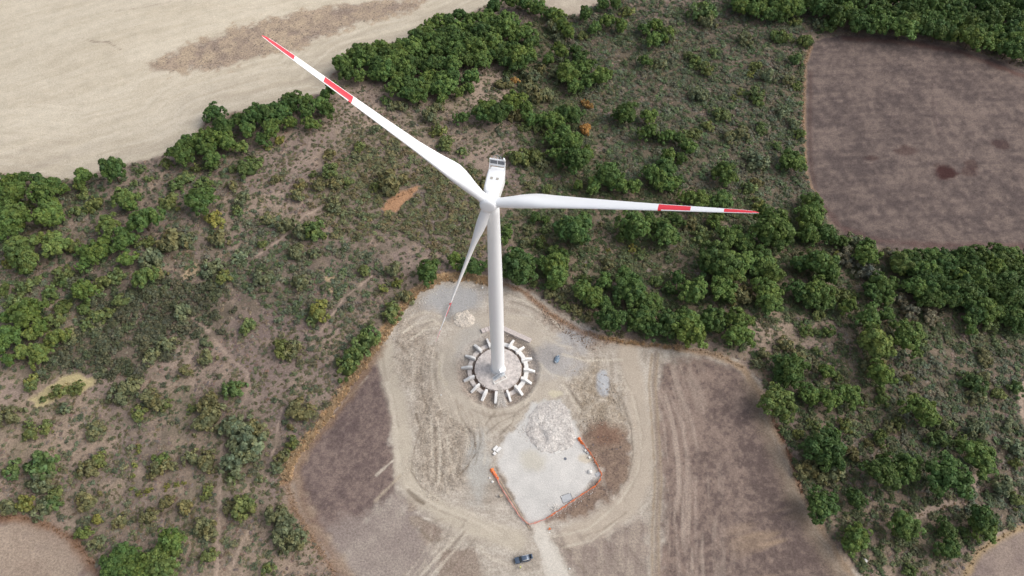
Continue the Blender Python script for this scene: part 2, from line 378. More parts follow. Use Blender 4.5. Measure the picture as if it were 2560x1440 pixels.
stroke([(290, 28), (350, 20), (430, 3)], 3, alb(165, 150, 135), 0.8, 0.6, wob=0.9)
stroke([(820, 222), (770, 215), (700, 225)], 3, alb(222, 214, 196), 0.5, 0.6)
paint('stubble2', alb(178, 164, 148), 0.9, 1.0, 1.0, 0.12, 1, c2=alb(196, 184, 166))
# dark fallow field
paint('fallow', alb(96, 85, 82), 0.8, 0.9, 1.0, 0.20, 2, c2=alb(130, 115, 107), nz=0.9 * fbm(X, Y, 1.5, 57, 2) + 0.35 * n2 + 0.35 * n1 + 0.6 * fbm(X / 6, Y, 1.8, 31, 3) + 0.5 * fbm(X * .5 + Y * .2, (Y - X * .3) * .15, 1.5, 33, 2))
stroke([(2050, 500), (2022, 460), (2012, 420), (2008, 300), (2011, 160), (2028, 115)], 11, alb(160, 134, 110), 0.5, 0.85, 0.25)
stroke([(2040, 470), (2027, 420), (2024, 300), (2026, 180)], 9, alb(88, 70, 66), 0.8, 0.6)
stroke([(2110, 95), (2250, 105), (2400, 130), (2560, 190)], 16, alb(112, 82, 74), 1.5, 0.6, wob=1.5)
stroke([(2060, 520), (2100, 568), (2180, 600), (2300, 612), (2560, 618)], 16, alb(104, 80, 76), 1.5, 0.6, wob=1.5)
for p in [(2365, 428, 27, 18), (2265, 375, 25, 12), (2430, 410, 14, 14), (2180, 395, 18, 6), (2500, 360, 18, 12), (2420, 430, 20, 12)]:
    spot(p[0], p[1], p[2], p[3], alb(74, 52, 50), 1.0 if p[0] == 2365 else 0.55, 0.3, 0.5)
stroke([(2335, 190), (2338, 240), (2343, 300), (2355, 340)], 2, alb(130, 113, 108), 0.3, 0.5)
stroke([(2330, 190), (2331, 240), (2335, 300), (2347, 340)], 2, alb(86, 72, 72), 0.3, 0.5)
# the clearing of the turbine
n4 = fbm(X, Y, 1.1, 51, 3); ths = np.arctan2(Y, X); rad_ = np.hypot(X, Y)
swirl = fbm(rad_, ths * 6, 1.3, 53, 3)
paint('clear', alb(163, 152, 139), 0.8, 0.8, 1.0, 0.22, 3, c2=alb(194, 184, 171), nz=0.5 * n2 + 0.5 * n4 + 0.75 * swirl + 0.1)
paint('fal_l', alb(104, 90, 87), 2.0, 2.6, 1.0, 0.24, None, c2=alb(136, 119, 111), nz=0.6 * n2 + 0.6 * n3 + 0.9 * n4)
paint('mot_l', alb(164, 152, 142), 4, 4, 0.95, 0.26, None, c2=alb(146, 133, 126))
uu = X + 2.5 * np.sin(Y / 17) ; stp = fbm(uu, Y / 9, 1.5, 41, 3)
paint('fal_r', alb(106, 92, 87), 2.0, 2.0, 1.0, 0.22, None, c2=alb(146, 128, 117), nz=0.5 * n2 + 0.5 * n3 + 0.5 * n1 + 0.9 * n4)
i = near(ZW['fal_r'], X, Y, 1); s = sdist(ZW['fal_r'], X[i], Y[i]); g0 = GP([(1760, 1150)])[0]
k = sstep(0, 3, s) * np.clip(1 - (X[i] - g0[0] + 12) / 22, 0, 1) * np.clip(2.4 * stp[i], 0, 0.85)
col[i] = col[i] * (1 - k[:, None]) + alb(176, 160, 146) * k[:, None]
uv = X * 0.25 - Y * 0.97; st4 = fbm(uv, (X * 0.97 + Y * 0.25) / 6, 5.0, 43, 3)
k = sstep(0, 3, s) * np.clip((X[i] - g0[0] - 2) / 12, 0, 1) * np.clip((g0[1] - 8 - Y[i]) / 10, 0, 1) * np.clip(2.0 * st4[i], 0, 0.8)
col[i] = col[i] * (1 - k[:, None]) + alb(176, 152, 126) * k[:, None]
paint('brown', alb(118, 101, 91), 1.6, 2.5, 1.0, 0.32, None, c2=alb(146, 126, 110), nz=0.8 * n3 + 0.8 * n4)
spot(1520, 1085, 38, 32, alb(132, 100, 82), 0.5, 0.5, 0.5)
paint('low_r', alb(136, 121, 113), 2.5, 3, 0.9, 0.25, None, c2=alb(164, 150, 137), nz=0.6 * n3 + 0.9 * stp)
for k_ in ('p1', 'p2', 'p3'): paint(k_, alb(138, 121, 110), 1.0, 2.0, 0.9, 0.28, c2=alb(160, 146, 132))
# worn vehicle tracks
stroke([(960, 870), (978, 950), (1000, 1040), (1008, 1120), (1010, 1180), (1045, 1235), (1110, 1280), (1200, 1325), (1290, 1350)], 46, alb(192, 181, 164), 1.5, 0.95, 0.08, 0.9)
stroke([(1000, 1190), (955, 1235), (940, 1250)], 6, alb(184, 170, 150), 0.5, 0.8)
stroke([(1570, 880), (1585, 960), (1600, 1040), (1612, 1120), (1600, 1200), (1570, 1262), (1500, 1310), (1430, 1340)], 54, alb(186, 173, 157), 1.5, 0.95, 0.09, 0.9)
for dx in (0, 16):
    stroke([(1630 + dx, 885), (1622 + dx, 960), (1630 + dx, 1060), (1638 + dx, 1200), (1630 + dx, 1330), (1632 + dx, 1500)], 5, alb(158, 140, 118), 0.4, 0.8, wob=0.35)
stroke([(1640, 880), (1632, 960), (1640, 1060), (1647, 1200), (1640, 1330), (1640, 1500)], 8, alb(140, 124, 110), 0.5, 0.7, wob=0.35)
for pts in ([(1690, 960), (1725, 1040), (1745, 1120), (1738, 1230), (1742, 1440)], [(1650, 985), (1685, 1080), (1700, 1180), (1690, 1320), (1700, 1440)], [(1668, 970), (1705, 1060), (1722, 1150), (1712, 1300), (1720, 1440)]):
    stroke(pts, 7, alb(172, 155, 142), 0.5, 0.75, wob=1.0, dash=1.2)
for k_, c, c2 in (('rough_l', (150, 138, 124), (180, 168, 153)), ('rough_u', (138, 121, 108), (172, 158, 143)), ('rough_r', (150, 136, 118), (178, 166, 150)), ('rough_w', (160, 147, 132), (182, 170, 155))):
    r_ = paint(k_, alb(*c), 2.5, 3, 0.9, 0.36, None, c2=alb(*c2), nz=0.9 * n3 + 1.1 * n4)
    if r_: bumpz[r_[0]] = np.maximum(bumpz[r_[0]], r_[1])
paint('low_r', alb(150, 135, 124), 3, 3, 0.0)
# ring road round the foundation
r = np.hypot(X, Y); ri = np.nonzero(r < 40)[0]; rr = r[ri] + 2.0 * n2[ri]
k = sstep(12.5, 14.5, rr) * (1 - sstep(19, 24, rr)) * 0.9
col[ri] = col[ri] * (1 - k[:, None]) + alb(188, 177, 162) * k[:, None]; mot[ri] = mot[ri] * (1 - k) + 0.09 * k
bumpz[ri] *= (1 - k)
k = (1 - sstep(13.2, 14.8, r[ri] + 0.8 * n3[ri]))
col[ri] = col[ri] * (1 - k[:, None]) + (alb(140, 126, 114) * (0.5 - n3[ri][:, None] * 0.5) + alb(180, 168, 156) * (0.5 + n3[ri][:, None] * 0.5)) * k[:, None]; mot[ri] = np.maximum(mot[ri], 0.3 * k)
k = (1 - sstep(8.5, 9.0, r[ri] + 0.3 * n3[ri])); col[ri] = col[ri] * (1 - k[:, None]) + alb(136, 120, 109) * k[:, None]
aa = np.degrees(np.arctan2(Y[ri], X[ri])); k = (1 - sstep(5, 10, np.abs(aa + 84) + 4 * n3[ri])) * (1 - sstep(13, 15, r[ri])) * sstep(5, 6, r[ri])
col[ri] = col[ri] * (1 - k[:, None]) + alb(188, 181, 173) * k[:, None]
# grey gravel patches
GR = alb(172, 171, 170)
spot(1130, 748, 78, 36, GR, 0.85, 0.3, 0.25, 0.08); spot(1180, 860, 42, 48, alb(174, 170, 164), 0.6, 0.5, 0.4, 0.1)
spot(1440, 842, 46, 34, alb(176, 173, 171), 0.8, 0.45, 0.5, 0.12); spot(1400, 900, 60, 46, alb(176, 172, 169), 0.8, 0.45, 0.5, 0.12)
spot(1507, 957, 15, 30, alb(186, 187, 189), 0.95, 0.3, 0.3, 0.06); spot(1362, 892, 40, 26, alb(150, 145, 142), 0.55, 0.5, 0.6, 0.2)
spot(1195, 1150, 30, 80, alb(180, 178, 172), 0.75, 0.5, 0.4, 0.08); spot(1080, 690, 30, 12, alb(150, 134, 118), 0.5, 0.5, 0.5)
spot(1118, 780, 14, 22, alb(146, 142, 138), 0.7, 0.4, 0.3, 0.2); spot(1387, 984, 15, 8, alb(204, 194, 170), 0.9, 0.3, 0.9, 0.08)
stroke([(1010, 800), (1060, 780), (1100, 790)], 6, alb(200, 188, 170), 0.6, 0.6); stroke([(1050, 830), (1075, 812), (1115, 808)], 6, alb(202, 190, 172), 0.6, 0.6)
stroke([(1100, 905), (1098, 940), (1115, 960)], 6, alb(204, 192, 168), 0.6, 0.6); stroke([(1270, 790), (1330, 800), (1400, 850)], 6, alb(198, 186, 168), 0.8, 0.5)
stroke([(1408, 960), (1430, 1000), (1450, 1035)], 6, alb(196, 184, 168), 0.5, 0.7); stroke([(1430, 985), (1455, 1030)], 5, alb(134, 120, 106), 0.5, 0.5)
for q in range(9):
    a0 = 1140 + q * 14
    stroke([(a0, 1000 + 14 * math.sin(q)), (a0 + 20, 1060), (a0 + 26 + 4 * q, 1090)], 3, alb(150, 137, 122), 0.4, 0.5, wob=0.8)
    stroke([(1060 + q * 9, 1070 + 5 * q), (1066 + q * 11, 1130), (1070 + q * 9, 1200)], 3, alb(196, 184, 168) if q % 2 else alb(140, 128, 114), 0.4, 0.5, wob=0.9)
for q in range(7):
    stroke([(1170 - q * 18, 1290 + q * 6), (1130 - q * 12, 1370), (1060 - q * 9, 1440)], 4, alb(194, 182, 166) if q % 2 else alb(150, 138, 126), 0.5, 0.45, wob=1.0)
    stroke([(1390 + q * 24, 1318 + (q % 3) * 5), (1412 + q * 26, 1360), (1450 + q * 28, 1440)], 4, alb(180, 167, 153) if q % 2 else alb(128, 113, 106), 0.5, 0.4, wob=1.0)
RL, RD = alb(206, 195, 178), alb(122, 109, 95)
zz = lambda L: [(700 + x_ / 1.823, 650 + y_ / 1.823) for x_, y_ in L]
for L, wd, c, s_ in (([(620, 700), (640, 770), (612, 860), (598, 960), (640, 1030), (720, 1095)], 4, RD, .8), ([(820, 715), (885, 800), (895, 880), (850, 945), (790, 1010)], 4, RD, .75), ([(650, 780), (640, 860), (655, 960)], 4, RD, .5),
    ([(690, 700), (692, 860), (705, 990)], 5, RL, .8), ([(722, 740), (733, 900), (722, 1010)], 5, RL, .8), ([(705, 720), (712, 880), (712, 1000)], 4, RD, .6), ([(760, 800), (775, 900), (790, 970)], 5, RL, .6), ([(800, 690), (845, 760), (860, 850)], 5, RL, .55),
    ([(575, 1030), (700, 1115), (850, 1175), (1010, 1250)], 6, RL, .7), ([(590, 1010), (720, 1090), (860, 1150), (1030, 1225)], 5, RL, .6), ([(585, 1050), (620, 1090), (655, 1110)], 9, RD, .7), ([(600, 1060), (720, 1140), (850, 1190)], 3, RD, .5),
    ([(740, 430), (735, 500), (745, 570), (780, 620)], 7, RL, .7), ([(700, 400), (690, 500), (700, 600), (740, 690), (830, 740)], 5, RL, .55), ([(715, 420), (708, 520), (720, 610)], 4, RD, .45), ([(660, 400), (640, 500), (650, 620), (690, 700)], 5, RD, .45), ([(600, 420), (610, 520), (600, 640)], 6, RL, .4),
    ([(560, 330), (620, 290), (700, 270), (730, 300)], 6, RL, .75), ([(600, 360), (660, 320), (720, 310)], 6, RL, .8), ([(610, 375), (670, 340), (715, 330)], 4, RD, .6), ([(530, 370), (580, 420), (600, 480)], 4, RD, .5),
    ([(880, 650), (960, 690), (1060, 675), (1130, 630), (1180, 550)], 6, RL, .6), ([(870, 680), (960, 715), (1080, 695), (1160, 640)], 5, RD, .35), ([(940, 790), (1000, 740), (1090, 700)], 4, RD, .55), ([(960, 800), (1030, 750), (1110, 715)], 4, RL, .55), ([(1000, 800), (1060, 740), (1070, 700)], 4, RD, .5), ([(930, 760), (960, 720), (985, 690)], 4, RD, .45),
    ([(905, 730), (915, 830), (890, 930)], 5, RD, .4), ([(930, 740), (940, 840), (930, 930)], 4, RL, .45), ([(880, 760), (890, 830), (850, 960)], 4, RD, .35),
    ([(1040, 160), (1120, 190), (1220, 250), (1290, 320)], 6, RL, .6), ([(1030, 200), (1130, 240), (1200, 300)], 6, RL, .5), ([(1060, 190), (1150, 220), (1240, 290)], 4, RD, .5), ([(1210, 350), (1280, 390), (1330, 400)], 6, RL, .5),
    ([(1290, 430), (1400, 460), (1560, 455)], 8, RL, .6), ([(1180, 470), (1230, 520), (1300, 540), (1400, 530)], 6, RL, .45), ([(1190, 480), (1180, 560), (1120, 650)], 10, RL, .5), ([(1280, 560), (1340, 640), (1370, 690)], 6, RL, .7), ([(1300, 560), (1360, 650)], 4, RD, .6), ([(1330, 600), (1390, 690)], 4, RD, .45),
    ([(1500, 560), (1560, 640), (1600, 760), (1610, 880), (1590, 980), (1530, 1070)], 5, RD, .6), ([(1540, 500), (1600, 600), (1640, 760), (1650, 880), (1620, 1000), (1540, 1110)], 5, RL, .55), ([(1560, 520), (1625, 640), (1655, 800), (1640, 960), (1570, 1100)], 4, RD, .3), ([(1450, 470), (1440, 560), (1480, 620)], 5, RD, .35),
    ([(1250, 1260), (1400, 1230), (1520, 1130)], 6, RL, .55), ([(1290, 1310), (1420, 1280), (1540, 1190)], 6, RL, .5), ([(1260, 1290), (1330, 1330), (1400, 1440)], 5, RD, .4), ([(1380, 1260), (1470, 1230), (1580, 1150)], 4, RD, .4),
    ([(640, 1440), (740, 1330), (830, 1230)], 7, RL, .65), ([(690, 1440), (790, 1330), (850, 1250)], 7, RL, .6), ([(665, 1440), (765, 1330), (840, 1240)], 4, RD, .55), ([(740, 1440), (830, 1350), (890, 1270)], 5, RD, .5), ([(900, 1300), (960, 1360), (1060, 1400)], 6, RL, .45), ([(960, 1240), (1030, 1300), (1080, 1330)], 5, RL, .4), ([(620, 1170), (680, 1200), (740, 1180)], 5, RD, .45), ([(640, 1230), (700, 1290), (740, 1270)], 8, RD, .45),
    ([(460, 380), (480, 520), (520, 640), (540, 760)], 5, RD, .3), ([(490, 560), (520, 700), (530, 860), (545, 960)], 14, RL, .45), ([(200, 740), (300, 640), (400, 530)], 5, RL, .4), ([(440, 980), (520, 910)], 5, RL, .7)):
    stroke(zz(L), wd, c, 0.25, min(1.0, s_ * 1.3), wob=0.5, dash=0.45)
# crane pad and road of pale crushed stone
paint('pad', alb(216, 212, 206), 0.9, 1.3, 1.0, 0.06, 4, c2=alb(200, 197, 192), nz=0.8 * n2 + 0.5 * n3)
paint('road', alb(216, 209, 198), 0.7, 1.2, 1.0, 0.09, 5, c2=alb(200, 192, 180))
spot(1330, 1150, 30, 26, alb(196, 188, 170), 0.6, 0.5, 0.4); spot(1466, 1146, 16, 9, alb(206, 193, 172), 0.8, 0.4, 0.4)
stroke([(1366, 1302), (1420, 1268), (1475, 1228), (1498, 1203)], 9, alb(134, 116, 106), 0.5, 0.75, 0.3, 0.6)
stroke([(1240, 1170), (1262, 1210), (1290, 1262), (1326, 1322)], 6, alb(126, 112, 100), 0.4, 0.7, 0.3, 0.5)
# rims of dry grass
stroke([(712, 1200), (722, 1160), (760, 1105), (800, 1056), (850, 985), (900, 915), (940, 856), (985, 790), (1040, 724), (1100, 692), (1170, 690), (1240, 706)], 23, alb(196, 162, 120), 0.9, 0.95, 0.35, 1.0, c2=alb(168, 130, 94))
stroke([(735, 1190), (770, 1122), (825, 1058), (875, 990), (925, 912), (958, 866)], 16, alb(136, 112, 92), 1.2, 0.8, 0.3, 1.4)
stroke([(715, 1200), (735, 1270), (770, 1330), (815, 1400), (850, 1470)], 24, alb(158, 130, 106), 1.2, 0.85, 0.25, 1.2, c2=alb(132, 102, 80))
stroke([(742, 1200), (758, 1262), (790, 1325), (835, 1395), (880, 1470)], 32, alb(150, 128, 109), 2.0, 0.85, 0.3, 1.6, c2=alb(128, 104, 88))
stroke([(1240, 704), (1300, 724), (1380, 788), (1450, 828), (1520, 850)], 15, alb(152, 118, 92), 0.9, 0.8, 0.35, 1.0)
stroke([(1520, 850), (1620, 862), (1720, 875), (1800, 890), (1858, 922), (1900, 985), (1930, 1060), (1972, 1150), (2005, 1236), (2070, 1350), (2130, 1440)], 16, alb(164, 139, 112), 1.0, 0.85, 0.28, 1.0, c2=alb(140, 114, 92))
stroke([(1880, 960), (1905, 1040), (1950, 1150), (1985, 1240), (2040, 1340), (2090, 1420), (2130, 1490)], 40, alb(138, 122, 106), 3.0, 0.8, 0.25, 1.2)
stroke([(1935, 1050), (1975, 1140), (2004, 1230)], 7, alb(128, 88, 66), 0.7, 0.8, 0.3, 0.8)
stroke([(1900, 905), (1925, 960), (1925, 1000)], 8, alb(136, 100, 76), 0.8, 0.6, 0.3, 0.8)
# things of the dry scrubland
paint('tan1', alb(178, 138, 106), 0.8, 1.2, 0.95, 0.2); paint('pale1', alb(186, 172, 130), 0.9, 1.3, 0.95, 0.2)
for p in [(830, 697, 20, 11), (838, 724, 18, 9), (483, 672, 22, 13), (472, 690, 16, 7)]: spot(*p, alb(192, 168, 134), 0.85, 0.5, 0.5)
paint('corner_l', alb(166, 149, 133), 4.0, 6.0, 1.0, 0.22, 6, c2=alb(148, 130, 116))
stroke([(-20, 1292), (60, 1296), (130, 1318), (185, 1352), (215, 1390), (250, 1445)], 22, alb(132, 98, 74), 1.5, 0.75, 0.3, 1.6)
paint('corner_r', alb(136, 121, 114), 1.0, 1.2, 1.0, 0.22, 7, c2=alb(156, 140, 128))
stroke([(2600, 1302), (2510, 1338), (2448, 1380), (2412, 1440), (2390, 1510)], 16, alb(168, 146, 114), 0.9, 0.9, 0.2, 0.8)
PATH = alb(176, 156, 140)
PATHS = (([(480, 795), (515, 820), (545, 860), (585, 905), (618, 928), (621, 960), (612, 1000)], 3.5), ([(475, 895), (470, 930), (478, 960)], 3), ([(556, 1110), (550, 1190), (550, 1270), (545, 1360), (540, 1450)], 4.5),
                ([(705, 1020), (692, 1080), (690, 1110), (675, 1150), (668, 1200)], 3.5), ([(625, 960), (605, 1010)], 3), ([(640, 640), (700, 600), (760, 540), (840, 500)], 3.5), ([(350, 1160), (343, 1210)], 3), ([(620, 1330), (590, 1390), (570, 1450)], 3),
                ([(2440, 1195), (2432, 1235), (2385, 1258), (2330, 1272), (2296, 1292)], 15), ([(2560, 960), (2552, 1000), (2556, 1040)], 12), ([(930, 690), (860, 745), (800, 830)], 2.5))
for pts, wd in PATHS: stroke(pts, wd * 1.25, PATH, 0.4, 0.9, 0.15, 0.6)
spot(2160, 1402, 6, 5, alb(222, 220, 214), 0.9, 0.4, 0.6)

Zh = hgt(X, Y) + 0.30 * bumpz * n3 + 0.10 * bumpz * fbm(X, Y, 0.9, 61, 2)
cz = (zone == 3) & (r > 15)
Zh = Zh + np.where(cz, 0.06 * n3, 0) + np.where(zone == 0, 0.16 * n3 + 0.18 * n2, 0)
verts = np.stack([X, Y, Zh], 1)
ii, jj = np.meshgrid(np.arange(NX - 1), np.arange(NY - 1)); a = (jj * NX + ii).ravel()
quads = np.stack([a, a + 1, a + NX + 1, a + NX], 1)
fz = zone[a]
SETTING = {0: ('ground', 'dry purplish brown scrubland soil with thin dead grass'), 1: ('stubble_field', 'pale cream harvested stubble field with fine drill lines'),
           2: ('fallow_field', 'dark purplish fallow field walled in by dark trees'), 3: ('dirt_clearing', 'bare tan earth clearing with wheel tracks around the turbine'),
           4: ('gravel_pad', 'pale grey square pad of crushed stone edged by orange netting'), 5: ('gravel_road', 'pale gravel road leading off the crushed stone pad'),
           6: ('mown_field', 'tan mown field corner rimmed by rusty dry grass'), 7: ('grass_field', 'grey brown field corner with a curved straw coloured rim')}
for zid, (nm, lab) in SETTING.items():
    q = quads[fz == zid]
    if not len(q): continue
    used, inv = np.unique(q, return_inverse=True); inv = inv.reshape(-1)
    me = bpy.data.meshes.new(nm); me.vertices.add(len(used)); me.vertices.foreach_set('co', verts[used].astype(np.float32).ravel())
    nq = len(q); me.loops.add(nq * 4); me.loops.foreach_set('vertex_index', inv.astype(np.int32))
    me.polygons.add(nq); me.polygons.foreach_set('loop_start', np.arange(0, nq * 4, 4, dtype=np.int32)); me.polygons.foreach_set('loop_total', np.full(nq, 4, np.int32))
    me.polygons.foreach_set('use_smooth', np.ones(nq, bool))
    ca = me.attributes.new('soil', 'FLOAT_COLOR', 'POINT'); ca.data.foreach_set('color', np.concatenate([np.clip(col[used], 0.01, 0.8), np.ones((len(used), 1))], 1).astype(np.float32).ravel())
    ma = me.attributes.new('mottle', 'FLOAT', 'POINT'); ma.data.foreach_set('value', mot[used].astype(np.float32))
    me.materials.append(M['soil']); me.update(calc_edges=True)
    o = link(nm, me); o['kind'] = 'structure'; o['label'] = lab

# ------------------------------------------------------------------ vegetation
def leaf_cloud(lobes, per, size, rng, center=(0, 0, 0.0), up=0.35, flat=1.0):
    P, N, S, C = [], [], [], []
    for (c, rad) in lobes:
        c = np.array(c); out = c - np.array(center); out = out / (np.linalg.norm(out) + 1e-6)
        d = rng.normal(size=(per, 3)); d /= np.linalg.norm(d, axis=1)[:, None]
        d = d + 0.75 * out; d[:, 2] += 0.2; d /= np.linalg.norm(d, axis=1)[:, None]
        P.append(c + d * rad * rng.uniform(0.7, 1.08, (per, 1)) * np.array([1, 1, flat]))
        nn = d + rng.normal(size=(per, 3)) * 0.55 + np.array([0, 0, up]); N.append(nn / np.linalg.norm(nn, axis=1)[:, None])
        S.append(size * rng.uniform(0.6, 1.35, per))
        base = rng.uniform(0.82, 1.18) * rng.uniform(0.78, 1.22, per); warm = rng.uniform(-0.08, 0.12) + rng.uniform(-0.06, 0.06, per)
        C.append(np.stack([base * (1 + warm), base, base * (1 - warm)], 1))
    P = np.concatenate(P); N = np.concatenate(N); S = np.concatenate(S); C = np.concatenate(C)
    t = rng.normal(size=P.shape); t = np.cross(N, t); t /= np.linalg.norm(t, axis=1)[:, None]; b = np.cross(N, t)
    k = len(P); asp = rng.uniform(0.6, 1.0, (k, 1)); S = S[:, None]
    V = np.stack([P - t * S, P - b * S * asp + t * S * 0.2, P + t * S, P + b * S * asp + t * S * 0.2], 1).reshape(-1, 3)
    F = np.arange(4 * k).reshape(k, 4)
    return V, F, np.repeat(C, 4, 0)
def cloud_mesh(name, parts, material):
    V, F, C = [], [], []; o = 0
    for v, f, c in parts: V.append(v); F.append(f + o); C.append(c); o += len(v)
    V = np.concatenate(V); F = np.concatenate(F); C = np.concatenate(C)
    me = bpy.data.meshes.new(name); me.vertices.add(len(V)); me.vertices.foreach_set('co', V.astype(np.float32).ravel())
    nq = len(F); me.loops.add(nq * 4); me.loops.foreach_set('vertex_index', F.astype(np.int32).ravel())
    me.polygons.add(nq); me.polygons.foreach_set('loop_start', np.arange(0, 4 * nq, 4, dtype=np.int32)); me.polygons.foreach_set('loop_total', np.full(nq, 4, np.int32))
    a = me.attributes.new('leaf', 'FLOAT_COLOR', 'POINT'); a.data.foreach_set('color', np.concatenate([C, np.ones((len(C), 1))], 1).astype(np.float32).ravel())
    me.materials.append(material); me.update(calc_edges=True)
    return me
def core(rng, rx, rz, cz, n=10, m=6):
    V = []
    for i in range(m + 1):
        th = math.pi * i / m
        for j in range(n):
            q = 1 + rng.uniform(-0.16, 0.16); V.append((rx * q * math.sin(th) * math.cos(2 * math.pi * j / n), rx * q * math.sin(th) * math.sin(2 * math.pi * j / n), cz + rz * q * math.cos(th)))
    F = [(i * n + j, (i + 1) * n + j, (i + 1) * n + (j + 1) % n, i * n + (j + 1) % n) for i in range(m) for j in range(n)]
    return np.array(V), np.array(F), np.full((len(V), 3), 0.8)
def crown_parts(seed, per=44, size=0.074, nl=88):
    rng = np.random.default_rng(seed); lobes = []
    ax, ay, az = rng.uniform(0.70, 1.12), rng.uniform(0.75, 1.05), rng.uniform(0.72, 1.0); ph = rng.uniform(0, 6.28, 4); am = rng.uniform(0.06, 0.22, 4)
    off = rng.uniform(-0.12, 0.12, 2)
    for _ in range(nl):
        d = rng.normal(size=3); d /= np.linalg.norm(d); d[2] = abs(d[2]) * 1.1 - 0.35
        fa = math.atan2(d[1], d[0]); q = rng.uniform(0.45, 0.95) * (1 + am[0] * math.sin(2 * fa + ph[0]) + am[1] * math.sin(3 * fa + ph[1]) + am[2] * math.sin(5 * fa + ph[2] + 3 * d[2]))
        lobes.append(((d[0] * ax * q + off[0], d[1] * ay * q + off[1], 1.12 + d[2] * az * q), rng.uniform(0.11, 0.25)))
    return [core(rng, 0.50, 0.46, 1.02), leaf_cloud(lobes, per, size, rng, (0, 0, 0.9))]
def trunk_mesh(seed):
    rng = random.Random(seed); mb = MB()
    mb.tube([(0, 0, -0.06), (0.015, 0.01, 0.25), (rng.uniform(-.05, .05), rng.uniform(-.05, .05), 0.62), (0, 0, 1.0)], [0.085, 0.06, 0.05, 0.02], 7)
    for k in range(5):
        a = 2 * math.pi * k / 5 + rng.uniform(-.4, .4); l = rng.uniform(0.45, 0.65)
        mb.tube([(0, 0, 0.42 + 0.05 * k), (0.5 * l * math.cos(a), 0.5 * l * math.sin(a), 0.72 + 0.05 * k), (l * math.cos(a), l * math.sin(a), 1.0 + rng.uniform(0, .25))], [0.035, 0.025, 0.01], 5)
    return mb.mesh('trunk', M['bark'], True)
def bush_parts(seed, nl=26, per=26, size=0.10):
    rng = np.random.default_rng(seed); lobes = []
    for _ in range(nl):
        a = rng.uniform(0, 6.283); q = math.sqrt(rng.uniform(0, 1)) * (0.78 + 0.22 * math.sin(2 * a + seed) + 0.12 * math.sin(3 * a + 2 * seed)); zz = (0.62 * math.sqrt(max(0, 1 - q * q)) + rng.uniform(-.1, .1)) * rng.uniform(0.7, 1.1)
        lobes.append(((q * math.cos(a), q * math.sin(a), max(0.12, zz)), rng.uniform(0.13, 0.28)))
    return [core(rng, 0.46, 0.36, 0.18, 8, 5), leaf_cloud(lobes, per, size, rng, (0, 0, 0))]
CROWN = [cloud_mesh('crown', crown_parts(100 + k), M['leaf']) for k in range(14)]
TRUNK = [trunk_mesh(k) for k in range(3)]
BUSH = [cloud_mesh('foliage', bush_parts(200 + k), M['leaf']) for k in range(7)]

